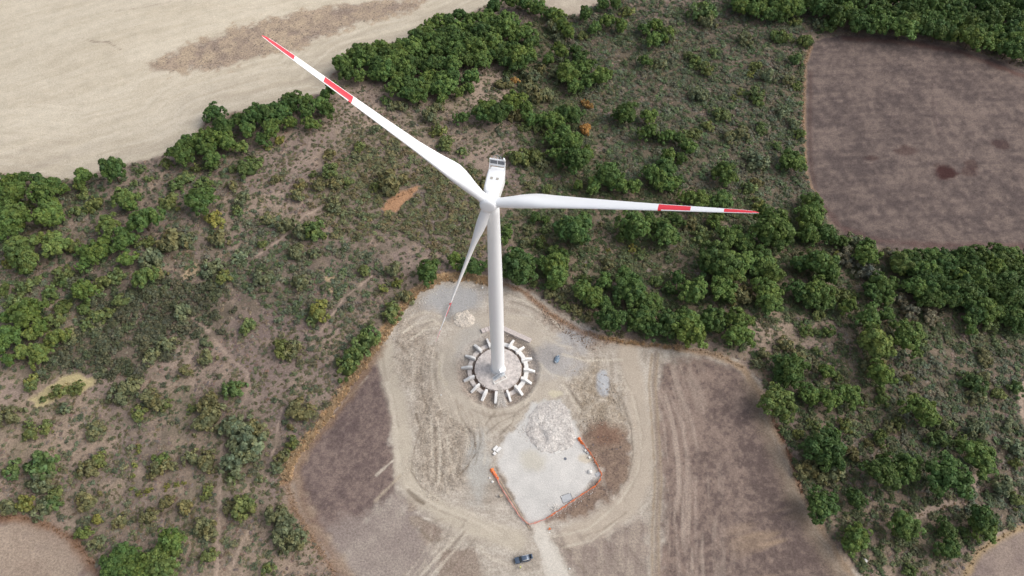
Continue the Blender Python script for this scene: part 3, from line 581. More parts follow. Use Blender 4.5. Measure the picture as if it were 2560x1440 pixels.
# what the photograph shows, by 853 x 480 px tile at threefold size: x, y, crown radius, kind
# D dark, M mid, L light green tree;  o olive, g grey green, l light, y yellow green, m mid green, a autumn shrub
TILES = [
 (0, 0, 'stub', "1610,845,75,D 845,1290,115,D 640,1330,70,M 60,1370,80,M 170,1330,60,D 280,1350,70,D 400,1400,65,M 150,1420,70,M 600,1400,50,L 310,1420,60,M 20,1420,60,M 480,1420,50,M "
  "1380,1140,95,D 1400,1060,60,D 1480,1060,70,M 1560,1010,70,M 1600,1200,70,M 1560,1110,80,D 1690,960,80,D 1720,1080,70,M 1830,1110,60,L 1660,1040,70,M 1800,910,70,D 1900,880,80,D 1860,980,70,M 1990,860,80,D 2080,840,80,D 1960,1040,60,D 2050,960,75,M 2150,830,60,M 2200,760,75,D 2290,760,65,M 2310,860,70,D 2330,930,60,M 2400,790,70,M 2460,830,55,D 2440,710,50,D 2180,930,50,M 2500,680,60,D "
  "1250,1235,45,l 1055,1275,35,l 1118,1345,32,l 1010,1380,30,l 1480,1265,35,l 1390,1340,60,l 1330,1390,60,m 1870,1265,90,m 1745,1275,35,l 1530,1390,60,m 1740,1400,45,o 1590,1250,50,m 2370,1390,60,o 2250,1400,60,o 2480,1290,60,l 2520,1380,50,o 2470,1170,50,o 2010,1110,30,y 2100,1060,35,y 2070,1350,40,o 2350,1310,30,l"),
 (853, 0, 'wood', "980,580,70,M 880,690,55,M 960,660,50,M 755,740,50,M 590,715,40,D 905,885,60,D 1110,840,85,M 1180,870,80,D 1060,870,70,D 1310,770,85,M 1250,820,60,M 1390,830,60,M 1420,890,60,M 1500,900,60,M 1600,920,80,M 1720,860,80,D 1640,870,60,D 1660,1010,80,M 1590,1060,70,M 1700,1080,80,M 1760,1060,60,M 1620,1170,60,M 1770,1220,100,D 1700,1200,60,D 1850,1150,50,M "
  "1700,560,90,M 1780,540,70,M 1740,640,70,M 1850,610,70,M 1930,600,70,M 1950,570,60,M 1840,500,60,D 1690,510,50,M 1640,130,60,M 1590,110,50,M 1830,110,60,D 1480,60,60,M 1560,110,50,M 1350,20,60,D 1400,30,50,M 1450,80,50,M 1270,20,60,D 2060,30,50,D 1960,40,50,D 2000,160,60,M 2100,200,60,M 1900,210,60,M 2280,210,60,D 2360,200,60,M 2350,300,70,M 2450,240,60,M 2280,460,50,M 1760,380,50,D 1790,440,60,D 1640,400,60,M 1700,250,60,M 1660,190,60,M 1560,440,60,M "
  "2140,860,85,D 2310,870,70,M 2090,880,50,D 2300,1000,70,D 2440,1030,60,M 2530,1040,50,D 2010,1330,100,M 2090,1390,70,M 1900,1380,70,M 2320,1310,70,M 2440,1260,80,D 2400,1370,70,M 2450,1180,60,M 2550,1190,60,D 2180,1390,60,D 2500,1390,60,M "
  "1320,880,60,o 1350,960,35,l 1410,950,40,l 1480,960,50,l 1240,610,35,g 1245,560,35,l 1410,570,55,g 1500,520,40,o 1300,610,30,a 1620,560,60,g 675,875,65,g 735,990,50,l 780,1060,50,l 910,1140,40,l 780,1100,50,l 140,1110,40,l 260,970,40,g 1835,985,45,a 1850,800,35,a 1830,770,30,a 690,400,30,a 650,430,40,l 2150,90,50,l 2440,270,60,g 2390,480,50,g 1810,270,40,l 1600,210,60,g 1620,300,50,g 2360,1020,60,g "
  "1350,1190,70,l 1280,1180,50,l 1430,1190,60,l 1510,1240,45,o 1490,1180,40,l 370,1370,100,o 260,1400,40,l 50,1370,40,l 1080,1390,60,o 330,760,40,m 440,800,45,o 390,800,40,g 730,800,50,o 1180,640,45,o 1250,640,40,o 1400,650,60,g 1540,720,60,g 1480,730,55,o"),
 (1706, 0, 'scrub', "1440,160,90,M 1200,120,50,L 1660,210,100,M 1700,190,80,M 2230,300,90,M 2130,180,60,L 1900,190,80,D 2000,250,70,D 820,1210,80,M 320,1310,85,M 280,1290,60,M 60,1130,60,M 20,1100,60,D "
  "150,110,80,m 190,170,60,g 760,290,60,m 700,280,50,m 925,320,50,m 1090,200,60,m 1130,180,50,l 1020,190,50,g 850,170,40,l 225,390,35,l 170,530,50,l 90,460,50,m 60,430,40,l 510,560,30,y 555,500,40,l 550,710,60,l 560,760,50,m 300,870,60,l 250,850,50,l 380,740,25,l 430,690,35,l 195,950,45,l 585,960,45,m 700,1090,45,m 880,1200,40,y 770,1230,60,m 90,1010,50,l 20,1010,40,l 850,460,50,m 860,640,40,m 560,1220,80,g 640,580,60,g 470,300,60,g 440,1000,60,g 360,1030,60,g 130,720,60,g 790,610,40,o 750,850,50,g 830,930,50,g 880,1010,40,m 500,1420,50,l 560,1380,50,o 1820,210,45,g"),
 (0, 480, 'west', "1490,60,105,D 1070,220,110,M 810,240,80,L 940,60,80,L 980,100,60,M 920,360,90,M 800,360,60,M 340,170,110,M 120,190,110,M 60,280,100,M 400,110,80,M 90,40,90,M 330,30,90,M 30,140,70,M 440,180,60,M 420,400,90,L 330,370,60,L 170,440,110,L 110,490,80,L 230,530,90,L 200,590,60,M 640,540,60,M 1070,650,85,L 940,520,70,M 740,450,80,M 620,440,60,M 680,480,60,M 780,420,60,M 630,740,90,M 210,920,110,M 120,900,70,M 310,1020,65,M 60,950,60,M 60,1100,90,M 290,1200,75,L 290,1250,60,L 180,1200,70,L 230,1080,60,L 420,1100,80,L 70,1260,60,D 10,1180,50,M "
  "1280,90,70,l 720,100,60,l 580,150,50,l 640,30,50,l 200,110,50,l 550,410,55,l 70,530,40,y 480,620,65,l 480,690,45,m 800,680,60,l 880,640,60,l 1040,400,40,l 1120,380,50,l 290,670,35,l 190,730,65,l 380,760,60,m 100,820,60,l 30,730,50,m 640,880,60,m 480,880,60,m 900,830,60,l 420,970,60,l 520,1080,60,o 1620,215,60,y 1590,340,30,o 1650,360,70,o 1300,390,90,o 1380,360,70,g 1260,410,50,g 720,950,60,l 650,1000,50,l 800,920,50,l "
  "1150,500,80,g 1200,620,60,o 1600,570,70,g 1680,640,55,l 1795,495,65,g 1970,660,80,g 2260,680,70,g 2230,460,60,g 2360,460,50,g 2140,260,60,g 2250,290,70,g 2370,300,80,m 2000,210,60,g 2500,90,60,g 2220,30,60,g 1970,400,40,l 2400,900,80,y 2350,960,50,l 1870,1000,60,l 1840,1040,40,l 1370,900,70,g 1250,1150,60,g 1140,1240,60,g 1560,1250,60,g 2110,1180,80,l 2200,1190,60,o 240,1420,45,y 1540,1140,40,g 1390,1350,50,o 1820,60,50,g 1780,140,40,l"),
 (0, 960, 'south', "1590,250,90,o 1500,320,70,g 1570,140,80,o 1780,330,100,g 1870,430,110,g 1920,340,80,o 1760,590,100,g 1880,520,80,g 1560,590,70,o 1440,560,60,o 1200,590,60,m 1190,640,70,o 1280,610,50,o 1745,700,40,l 1830,920,100,l 1720,940,50,o 1565,800,45,l 1540,850,35,l 330,620,100,m 290,600,60,m 380,640,60,m 320,740,80,g 100,640,65,m 420,850,60,l 410,900,60,m 195,900,65,y 80,920,60,g 330,940,80,g 670,640,80,o 750,570,50,l 710,350,70,o 670,880,75,o 740,1020,40,y 620,1130,50,m 910,1030,50,o 1390,920,60,o 1250,900,50,o 1560,1300,60,l "
  "1000,1300,80,M 870,1320,100,D 850,1400,80,D 1200,1290,90,L 1300,1180,90,M 1100,1380,100,M 980,1390,90,M 1230,1370,100,L 1300,1240,70,L 1350,1150,40,l 2240,220,100,o 2190,450,50,l 2070,630,50,g 2110,560,50,o 2130,1080,120,g 2070,1000,80,g 2200,1200,80,g 2010,1390,50,l 1110,110,70,o 1180,150,60,o 1240,160,45,l 1040,220,60,l 900,80,90,g 970,40,80,g 450,60,60,l 580,40,50,l 240,10,50,l 330,120,30,l 80,250,70,o 240,370,60,l 350,300,40,l 350,350,40,l 220,300,30,l 490,190,50,g 1750,50,70,m 1780,20,40,l 1440,190,40,l 1110,1010,60,o 1520,1060,70,o 1580,1100,60,o 720,1200,50,o 1950,720,40,g "
  "1040,470,20,y 1040,510,20,y 1010,610,20,y 1000,690,18,y 990,785,20,y 1040,825,22,y 1110,805,24,y 1250,770,24,y 1320,755,22,y 1380,745,20,y"),
 (1706, 480, 'ravine', "970,80,80,M 950,180,90,M 950,220,80,M 300,60,80,M 130,60,80,M 40,60,70,M 260,190,60,M 240,240,50,M 340,330,90,M 450,380,90,M 650,290,140,D 620,330,100,D 750,300,80,D 700,360,90,D 930,320,80,M 980,350,60,M 1080,310,80,D 1190,370,60,D 1390,400,60,M 280,500,130,D 400,520,100,M 350,600,100,M 200,560,90,D 590,500,100,M 620,560,80,M 670,630,80,M 620,740,100,M 650,830,90,M 540,560,70,D 880,540,80,D 1060,570,120,D 1000,520,80,D 1100,640,80,D 880,740,90,D 1010,750,100,M 960,800,80,D 1080,830,70,D 1380,490,80,M 1330,470,50,M 1240,860,70,M 1390,960,90,M 1540,800,60,M 1540,920,60,M 1480,700,80,D 1420,760,70,D 1560,690,60,D 1640,540,90,L 1590,560,60,L 1700,480,60,L 1740,720,90,M 70,740,100,M 280,730,100,M 330,790,60,M 60,960,100,M 50,1080,110,M 230,960,90,D 250,1000,80,D 420,960,90,M 430,1090,90,M 1440,1140,110,L 1680,1090,110,M 770,1310,90,D 830,1350,100,D 740,1400,60,D 1080,1350,70,M 1480,1370,90,M 2150,960,60,M 2160,1040,50,M "
  "560,100,60,l 590,110,40,l 60,240,50,o 150,320,60,l 130,360,50,l 770,220,40,l 1290,370,60,g 1250,430,40,g 1160,480,40,y 1190,790,60,l 1290,770,40,l 430,790,80,o 1225,440,55,b 1215,520,60,b 1380,610,75,b 1440,640,60,b 1625,810,60,b 1700,905,70,b 1840,930,60,b 1570,480,55,b 1380,1110,60,l 1520,1180,60,l 1770,1080,60,l 1010,910,50,l 920,1040,50,m 1000,1050,35,l 1090,1050,50,m 1010,1200,35,l 760,1150,60,o 600,1220,50,o 860,1230,50,o 1160,1390,40,l 560,1290,40,o 1440,1300,80,o 1700,1400,40,l 2250,1230,60,o 2300,1000,60,l 2130,1410,50,m 2260,1400,50,o"),
 (1706, 960, 'east', "710,140,105,L 720,200,80,L 940,70,90,M 980,110,70,M 1090,120,80,M 1060,500,140,D 1100,460,110,D 1080,570,100,D 1500,660,140,D 1680,640,110,D 1990,700,150,D 2220,560,120,M 1040,900,125,D 1290,860,75,D 1680,1070,130,M 1290,1180,105,M 1320,1090,60,M 1990,1100,80,D 2240,1020,110,D 2250,1080,90,M 2000,1240,80,D 1250,90,90,M 1780,200,110,M 1830,260,70,M "
  "1350,150,30,l 1500,120,50,m 1490,60,40,m 1900,420,70,m 2110,1120,40,m 2230,480,60,m 870,370,40,l 1000,320,40,l 950,290,30,l 1220,320,50,l 1480,410,60,m 1620,300,50,l 2090,420,50,m 2010,440,40,m 1930,300,60,o 2010,310,40,l 2360,80,50,l 2500,40,60,m 2200,20,80,m 2200,100,60,o 2450,300,60,g 2500,600,40,l 2500,880,60,l 2400,780,80,g 2200,340,70,g 2490,480,70,g 1700,1410,50,m 930,650,70,o 1100,650,90,g 1060,740,40,o 2120,800,60,g 1280,540,50,o 1540,330,50,o 1380,440,40,o"),
 (853, 640, 'rim', "660,90,100,D 640,150,80,D 990,80,80,D 1330,110,120,D 1290,60,80,D 1410,130,60,D 1620,60,90,M 1620,160,90,M 1580,210,60,M 1580,40,60,D 1970,190,70,M 2130,180,90,D 2180,280,90,D 2100,270,70,D 1810,270,90,M 1890,310,90,M 1980,350,60,D 2020,470,100,D 2280,450,100,D 2230,500,90,D 2310,360,100,D 2460,490,90,D 2350,560,70,D 2520,540,70,D 2520,170,60,D 2470,250,50,D 2550,430,60,D 850,20,60,M "
  "1820,180,40,m 2370,190,50,m 180,120,50,l 320,250,35,y 430,200,40,y 210,530,40,g 190,640,100,m 100,760,90,m 50,850,80,m 390,410,70,l 370,470,50,l 480,310,60,o 400,110,60,o 1440,210,35,l 1680,380,40,l 1760,410,50,o 1640,330,50,o 1560,300,45,o 1850,460,40,o"),
]
C5 = "660,700,70,D 530,660,90,D 150,860,90,M 120,980,80,M 1010,850,230,D 930,780,120,M 1150,700,140,M 1130,960,110,D 1850,780,200,M 1740,880,130,D 2270,880,180,M 2200,760,140,D 2050,700,120,D 2330,960,110,M 2400,700,110,D 360,1240,150,D 280,1150,100,D 760,1130,110,D 880,1160,100,D 800,1330,140,M 620,1280,110,D 440,1350,110,D 1550,220,120,D 1480,150,120,M 1290,260,110,M 1100,230,90,M 2080,90,110,M 1830,260,110,M 2280,250,110,M 2430,180,100,D"
SH5 = "400,990,80,g 570,1020,80,m 620,930,40,y 640,850,60,l 1820,1080,60,y 1900,1180,65,l 1950,1130,60,l 1650,960,60,l 1490,1100,30,y 1330,1060,22,y 1400,760,40,o 440,240,70,o 670,300,70,l 130,190,45,m 1500,1290,80,o 1700,1330,70,o 1190,1300,25,y 410,860,60,o"
PLACE = {'stub': 'beside the pale stubble field', 'wood': 'in the thicket between stubble field and turbine', 'scrub': 'beside the dark purplish fallow field', 'west': 'on the dry slope below the stubble field corner',
         'south': 'on the dry grassland beside the tan mown field', 'ravine': 'in the wooded gully below the fallow field', 'east': 'on the slope along the brown field edge', 'rim': 'along the rim of the turbine clearing'}
items = []
def addlist(ox, oy, sc, place, txt):
    for e in txt.split():
        x, y, q, k = e.split(','); items.append((ox + float(x) / sc, oy + float(y) / sc, float(q) / sc, k, place))
for ox, oy, pl, tx in TILES: addlist(ox, oy, 3.0, pl, tx)
addlist(1240, 420, 5.333, 'rim', C5); addlist(1240, 420, 5.333, 'rim', SH5)
# woods too dense to list: fill their outlines
def fillwood(pts, spacing, kinds, place, rr, seed):
    rng = np.random.default_rng(seed); P = np.array(pts, float); out = []
    a, b = P.min(0), P.max(0)
    for _ in range(4000):
        q = rng.uniform(a, b)
        if q[0] < -30 or q[0] > 2590 or q[1] < -30: continue
        if sdist(P, np.array([q[0]]), np.array([q[1]]))[0] < 4: continue
        sp = spacing * (0.8 + 0.45 * rng.random())
        if all((q[0] - u_) ** 2 + ((q[1] - w_) * 1.15) ** 2 > sp * sp for u_, w_ in out): out.append(tuple(q))
    for q in out: items.append((q[0], q[1], rng.uniform(*rr), rng.choice(list(kinds)), place))
t3 = lambda ox, oy, L: [(ox + x / 3, oy + y / 3) for x, y in L]
fillwood(t3(853, 0, [(0, 460), (130, 400), (330, 340), (480, 300), (620, 220), (700, 180), (870, 110), (1050, 65), (1150, 45), (1260, 75), (1350, 150), (1420, 230), (1470, 310), (1450, 420), (1390, 540), (1270, 540), (1200, 470), (1060, 480), (960, 470), (890, 520), (860, 600), (780, 680), (740, 720), (600, 730), (470, 720), (380, 660), (360, 560), (290, 540), (240, 590), (60, 590), (0, 580)]), 25, 'DDDMMM', 'wood', (19, 28), 1)
fillwood(t3(1706, 0, [(400, 30), (430, -40), (880, -40), (880, 90), (850, 110), (640, 125), (480, 115)]), 25, 'DMM', 'scrub', (20, 27), 2)
fillwood(t3(1706, 0, [(900, -60), (2660, -60), (2660, 470), (2560, 440), (2400, 390), (2320, 360), (2280, 325), (2150, 320), (2050, 285), (1950, 290), (1880, 270), (1720, 262), (1600, 250), (1480, 235), (1380, 225), (1300, 195), (1180, 170), (1100, 105), (1000, 65), (900, 55)]), 27, 'DDDM', 'scrub', (20, 30), 3)
fillwood(t3(1706, 480, [(1640, 470), (1900, 450), (2150, 435), (2660, 460), (2660, 1010), (2440, 990), (2380, 960), (2280, 940), (2200, 940), (2120, 930), (2050, 850), (1960, 800), (1850, 850), (1780, 820), (1720, 650), (1680, 560)]), 27, 'DDDM', 'ravine', (22, 32), 4)

TINT = {'D': (0.076, 0.130, 0.036), 'M': (0.114, 0.178, 0.046), 'L': (0.152, 0.205, 0.058), 'o': (0.180, 0.180, 0.085), 'g': (0.165, 0.188, 0.100), 'l': (0.158, 0.195, 0.070), 'y': (0.215, 0.228, 0.066), 'm': (0.118, 0.170, 0.056), 'a': (0.40, 0.235, 0.08), 'b': (0.19, 0.195, 0.145)}
CNAME = {'D': 'dark green', 'M': 'mid green', 'L': 'light green', 'o': 'olive brown', 'g': 'grey green', 'l': 'light green', 'y': 'yellow green', 'm': 'mid green', 'a': 'autumn orange', 'b': 'bare grey'}
UNIQ = {(537, 282): 'lone dark tree standing out on the rim of the pale stubble field', (282, 430): 'big round dark green tree at the low corner of the stubble field', (497, 500): 'round near black green tree alone on pale dry scrub',
        (1943, 1007): 'bright light green round tree at the bend of the brown field edge', (2053, 1260): 'round dark tree touching the brown field edge, below the bright green one', (1073, 670): 'large dark tree at the corner of the straw coloured clearing rim',
        (2266, 1317): 'solitary mid green tree ringed by dry grass near the curved field rim', (2136, 1353): 'double crowned mid green tree beside the white rock', (2369, 1193): 'largest dark tree above the tan earth trail', (1577, 583): 'broad dark oak under the blade beside the bare brown gap'}
rngv = np.random.default_rng(77)
trees = sorted([i for i in items if i[3] in 'DML'], key=lambda i: -i[2]); shrubs = sorted([i for i in items if i[3] not in 'DML'], key=lambda i: -i[2])
seen_u = set()
LAND = [((60, 440), 'under the stubble field, west corner'), ((282, 430), 'near the big round tree of the stubble corner'), ((480, 360), 'at the western end of the stubble rim thicket'), ((640, 310), 'in the stubble rim thicket past the lone tree'), ((790, 260), 'where the stubble rim thicket meets the upper wood'),
        ((900, 165), 'on the stubble side of the upper wood'), ((1040, 200), 'in the bulging front of the upper wood'), ((1130, 95), 'on the crest of the upper wood'), ((1290, 120), 'at the eastern end of the upper wood'), ((1150, 240), 'on the dry gap below the upper wood'), ((1250, 290), 'in the clump above the nacelle'),
        ((1390, 30), 'round the tip of the small stubble triangle'), ((1420, 170), 'on the slope below the small stubble triangle'), ((1440, 320), 'around the orange autumn trees'), ((1420, 420), 'in the dark clump beyond the nacelle'), ((1560, 290), 'in the grey scrub east of the autumn trees'), ((1620, 80), 'high in the grey scrub below the far wood'),
        ((1800, 30), 'in the isolated wood beyond the grey scrub'), ((1780, 200), 'in the middle of the grey scrub'), ((1960, 250), 'against the straw edge of the fallow field'), ((1850, 400), 'in the grey scrub beside the fallow field foot'), ((2150, 60), 'on the far wood edge above the fallow field'), ((2300, 50), 'in the middle of the far wood above the fallow field'), ((2480, 80), 'in the far wood over the fallow field head'),
        ((1540, 470), 'just above the level blade'), ((1680, 450), 'over the red band of the level blade'), ((1400, 560), 'just under the level blade beside the tower'), ((1600, 590), 'under the outer half of the level blade'), ((1760, 560), 'under the tip of the level blade'), ((2020, 530), 'at the blunt corner of the fallow field'), ((1930, 590), 'in the gully head by the fallow corner'),
        ((1300, 650), 'on the clearing rim behind the tower'), ((1390, 690), 'on the clearing rim east of the tower'), ((1500, 750), 'in the rim belt above the stony ground'), ((1600, 790), 'in the rim belt above the straw strip'), ((1720, 790), 'in the rim belt beyond the straw strip'), ((1840, 820), 'at the eastern tip of the rim belt'), ((1800, 660), 'in the upper gully wood'), ((1920, 700), 'in the central gully wood'), ((2060, 680), 'in the gully below the fallow corner'),
        ((2150, 640), 'along the low edge of the fallow field'), ((2280, 660), 'by the yellow green tree of the gully wood'), ((2400, 690), 'in the dense gully wood'), ((2520, 700), 'in the dense gully wood away from the yellow tree'), ((2100, 760), 'on the lower lip of the gully wood'), ((2200, 860), 'where the gully wood thins into scrub'), ((2440, 830), 'under the dense gully wood'), ((2020, 830), 'on the dry bank below the gully'),
        ((1985, 930), 'in the clump above the bright green round tree'), ((1943, 1010), 'beside the bright green round tree'), ((2080, 1000), 'east of the bright green round tree'), ((2060, 1130), 'by the brown field edge below the bright tree'), ((2230, 1010), 'on the long dry slope of scrub strips'), ((2400, 1000), 'in the far grey thicket of the slope'), ((2220, 1190), 'above the tan earth trail'), ((2420, 1180), 'at the bend of the tan earth trail'), ((2060, 1260), 'at the low end of the rusty field edge'), ((2260, 1310), 'below the tan earth trail'), ((2430, 1310), 'by the curved straw rim'), ((2140, 1360), 'near the white rock'),
        ((60, 560), 'in the western grove below the stubble field'), ((230, 560), 'in the middle of the western grove'), ((340, 570), 'on the east side of the western grove'), ((490, 490), 'beside the near black round tree'), ((330, 690), 'on the upper edge of the grey thicket'), ((80, 660), 'in the light green grove on the dry slope'), ((60, 800), 'in the low western grove'), ((100, 890), 'by the yellowish trees above the pale grass patch'), ((190, 770), 'between the western grove and the grey thicket'), ((150, 970), 'around the pale grass patch'), ((420, 800), 'in the grey thicket'), ((560, 690), 'near the tan scar above the grey thicket'), ((650, 590), 'on the open slope of grey bushes'), ((760, 480), 'between the tan scar and the brown heath'), ((940, 400), 'in the brown heath under the raised blade'), ((1010, 500), 'round the rusty bare patch'), ((1150, 640), 'beside the lowest blade'), ((1070, 670), 'at the straw corner of the clearing'), ((800, 770), 'by the pair of pale straw spots'), ((880, 900), 'along the western straw rim'), ((720, 860), 'on the bare slope west of the straw rim'), ((600, 980), 'where the goat paths meet'), ((540, 1070), 'in the long olive thicket by the goat path'), ((610, 1150), 'at the foot of the olive thicket'), ((740, 1030), 'by the rusty bend of the straw rim'), ((600, 1270), 'beside the straight goat path'), ((720, 1340), 'outside the low western rim'), ((430, 1200), 'among the yellow sprouts'), ((400, 1400), 'in the green thicket by the mown field'), ((230, 1260), 'over the mown field corner'), ((110, 1180), 'on the grassland above the mown field'), ((60, 1270), 'along the upper edge of the mown field'), ((330, 1030), 'on the grassland under the grey thicket'), ((1060, 280), 'on the tan gap under the raised blade'), ((1330, 400), 'just behind the nacelle'), ((1090, 380), 'beside the root of the raised blade')]
def spotname(px, py):
    return min(LAND, key=lambda l: (l[0][0] - px) ** 2 + (l[0][1] - py) ** 2)[1]
def jit(c, s=0.14):
    b = rngv.uniform(1 - s, 1 + s); h = rngv.uniform(-0.07, 0.09); return (c[0] * b * (1 + h), c[1] * b, c[2] * b * (1 - h))
print('TREES', len(trees), 'SHRUBS', len(shrubs))
MAXN = 300
wood_rest, shrub_rest = [], []
for n_, (px, py, q, k, pl) in enumerate(trees):
    R = q * mpp(px, py); p = G(px, py, 1.0 * R)
    z0 = float(hill(p[0], p[1])); s = R * rngv.uniform(1.0, 1.14); hz = rngv.uniform(0.85, 1.12)
    if n_ >= MAXN: wood_rest.append((p[0], p[1], z0 - 0.1, s, hz, jit(TINT[k]))); continue
    lab = None
    for u_, l_ in UNIQ.items():
        if u_ not in seen_u and abs(u_[0] - px) < 9 and abs(u_[1] - py) < 9: lab = l_; seen_u.add(u_)
    size = 'large ' if R > 4.4 else ('small ' if R < 3.1 else '')
    o = thing('broadleaf_tree', lab or f"{size}{CNAME[k]} {'tall ' if hz > 1.03 else ('low ' if hz < 0.93 else '')}tree {spotname(px, py)}", 'tree', (p[0], p[1], z0 - 0.08), rngv.uniform(0, 6.28), None if lab else 'trees ' + spotname(px, py))
    o.scale = (s * rngv.uniform(.88, 1.12), s * rngv.uniform(.88, 1.12), s * hz)
    t_ = link('trunk', TRUNK[n_ % 3], o); c_ = link('crown', CROWN[rngv.integers(len(CROWN))], o); c_.color = jit(TINT[k]) + (1,)
    c_.rotation_euler = (0, 0, rngv.uniform(0, 6.28))
for n_, (px, py, q, k, pl) in enumerate(shrubs):
    R = q * mpp(px, py); p = G(px, py, 0.35 * R); z0 = float(hill(p[0], p[1])); s = R * rngv.uniform(1.15, 1.38); hz = rngv.uniform(0.95, 1.35)
    if n_ >= MAXN: shrub_rest.append((p[0], p[1], z0 - 0.05, s, hz, jit(TINT[k]))); continue
    size = 'large ' if R > 3.2 else ('small ' if R < 1.6 else '')
    o = link('shrub', BUSH[rngv.integers(len(BUSH))], None, (p[0], p[1], z0 - 0.06), rngv.uniform(0, 6.28))
    tag(o, f"{size}{CNAME[k]} {'domed ' if hz > 1.2 else ('low ' if hz < 1.05 else '')}shrub {spotname(px, py)}", 'shrub', 'shrubs ' + spotname(px, py)); o.scale = (s, s, s * hz); o.color = jit(TINT[k]) + (1,)

# ---- uncountable cover: scattered by geometry nodes
def scatter(name, label, P, rot, scl, idx, tint, protos):
    """P (n,3), rot z (n), scl (n,3), idx (n), tint (n,3)"""
    n_ = len(P); me = bpy.data.meshes.new(name); me.vertices.add(n_); me.vertices.foreach_set('co', np.asarray(P, np.float32).ravel())
    r3 = np.asarray(rot, np.float32); r3 = np.stack([np.zeros(n_), np.zeros(n_), r3], 1) if r3.ndim == 1 else r3
    for nm, ty, dat, key in (('rot', 'FLOAT_VECTOR', r3, 'vector'), ('scl', 'FLOAT_VECTOR', scl, 'vector'), ('idx', 'INT', idx, 'value'), ('tint', 'FLOAT_COLOR', np.concatenate([tint, np.ones((n_, 1))], 1), 'color')):
        at = me.attributes.new(nm, ty, 'POINT'); at.data.foreach_set(key, np.asarray(dat, np.int32 if ty == 'INT' else np.float32).ravel())
    me.update(); o = link(name, me); o['kind'] = 'stuff'; o['label'] = label
    cc = bpy.data.collections.new(name + '_pieces')
    for j, pm in enumerate(protos):
        po = bpy.data.objects.new('%s_piece%02d' % (name, j), pm); cc.objects.link(po)
    g = bpy.data.node_groups.new(name, 'GeometryNodeTree')
    g.interface.new_socket('Geometry', in_out='INPUT', socket_type='NodeSocketGeometry'); g.interface.new_socket('Geometry', in_out='OUTPUT', socket_type='NodeSocketGeometry')
    gi = g.nodes.new('NodeGroupInput'); go = g.nodes.new('NodeGroupOutput'); ip = g.nodes.new('GeometryNodeInstanceOnPoints'); ci = g.nodes.new('GeometryNodeCollectionInfo')
    ci.inputs['Collection'].default_value = cc; ci.inputs['Separate Children'].default_value = True; ci.inputs['Reset Children'].default_value = True
    def na(nm, ty):
        q = g.nodes.new('GeometryNodeInputNamedAttribute'); q.data_type = ty; q.inputs['Name'].default_value = nm
        return [s_ for s_ in q.outputs if s_.name == 'Attribute' and s_.enabled][0]
    g.links.new(gi.outputs[0], ip.inputs['Points']); g.links.new(ci.outputs[0], ip.inputs['Instance']); ip.inputs['Pick Instance'].default_value = True
    g.links.new(na('idx', 'INT'), ip.inputs['Instance Index']); g.links.new(na('rot', 'FLOAT_VECTOR'), ip.inputs['Rotation']); g.links.new(na('scl', 'FLOAT_VECTOR'), ip.inputs['Scale'])
    g.links.new(ip.outputs[0], go.inputs[0])
    md = o.modifiers.new('scatter', 'NODES'); md.node_group = g
    return o
def inview(x, y, mrg=60):
    v = np.stack([x - CAM[0], y - CAM[1], -CAM[2] + 0 * x], 1); z = v @ FW
    return (np.abs(v @ RT / z * FPX) < 1280 + mrg) & (np.abs(v @ DN / z * FPX) < 720 + mrg)
SD = {k: (lambda x, y, k=k: sdist(ZW[k], x, y)) for k in ZW}
def openland(x, y, mrg=1.0):
    ok = np.ones(x.shape, bool)
    for k in ('stubble', 'stubble2', 'fallow', 'clear', 'corner_l', 'corner_r', 'tan1', 'pale1'): ok &= SD[k](x, y) < -mrg
    return ok
_paths = [GP(q) for q, _w in PATHS]
def offpath(x, y):
    d = np.full(x.shape, 99.0)
    for L in _paths:
        i = near(L, x, y, 4)
        if len(i): d[i] = np.minimum(d[i], ldist(L, x[i], y[i]))
    return d > 1.0
TUFT = [cloud_mesh('tuft', [leaf_cloud([((rg.uniform(-.45, .45), rg.uniform(-.45, .45), rg.uniform(.15, .5)), rg.uniform(.25, .42)) for _ in range(8)], 22, 0.17, rg, (0, 0, 0))], M['leaf_i']) for rg in [np.random.default_rng(300 + k) for k in range(6)]]
BUSH_I = [cloud_mesh('bush', bush_parts(400 + k, 18, 18, 0.13), M['leaf_i']) for k in range(5)]
rs = np.random.default_rng(5)
N0 = 190000
x = rs.uniform(-262, 270, N0); y = rs.uniform(-90, 205, N0)
ok = inview(x, y, 40) & openland(x, y, 0.6) & offpath(x, y); x, y = x[ok], y[ok]
dens = np.clip(0.07 + 0.55 * (fbm(x, y, 30, 71) + 0.15) + 0.35 * fbm(x, y, 8, 72), 0.03, 0.6)
zc = np.zeros(len(x), int)
for k_, dv, zi in (('scrub_m', 0.95, 4), ('scrub_d', 0.75, 4), ('scrub_w', 0.35, 1), ('scrub_s', 0.30, 0), ('scrub_c', 0.75, 1), ('heath', 0.95, 2), ('scrub_r', 0.95, 1), ('scrub_e', 0.85, 1), ('macchia', 1.0, 3)):
    s_ = SD[k_](x, y) + (15 if k_ == 'macchia' else 8) * fbm(x, y, 13, 73) + 3 * fbm(x, y, 3, 76) + rs.normal(size=len(x)) * 1.5; m_ = s_ > 0; dens[m_] = np.maximum(dens[m_], dv * (0.75 + 0.5 * fbm(x[m_], y[m_], 7, 74))); zc[m_] = zi
for k_, dv in (('scrub_r', 0.0),):
    pass
keep = rs.random(len(x)) < dens * 0.6; x, y, zc = x[keep], y[keep], zc[keep]
n_ = len(x); big = rs.random(n_)
s = np.where(zc > 0, rs.uniform(0.55, 1.5, n_), rs.uniform(0.35, 1.15, n_)) * np.where(rs.random(n_) < 0.25, 1.35, 0.9)
s = np.where(zc == 3, s * 1.3, s)
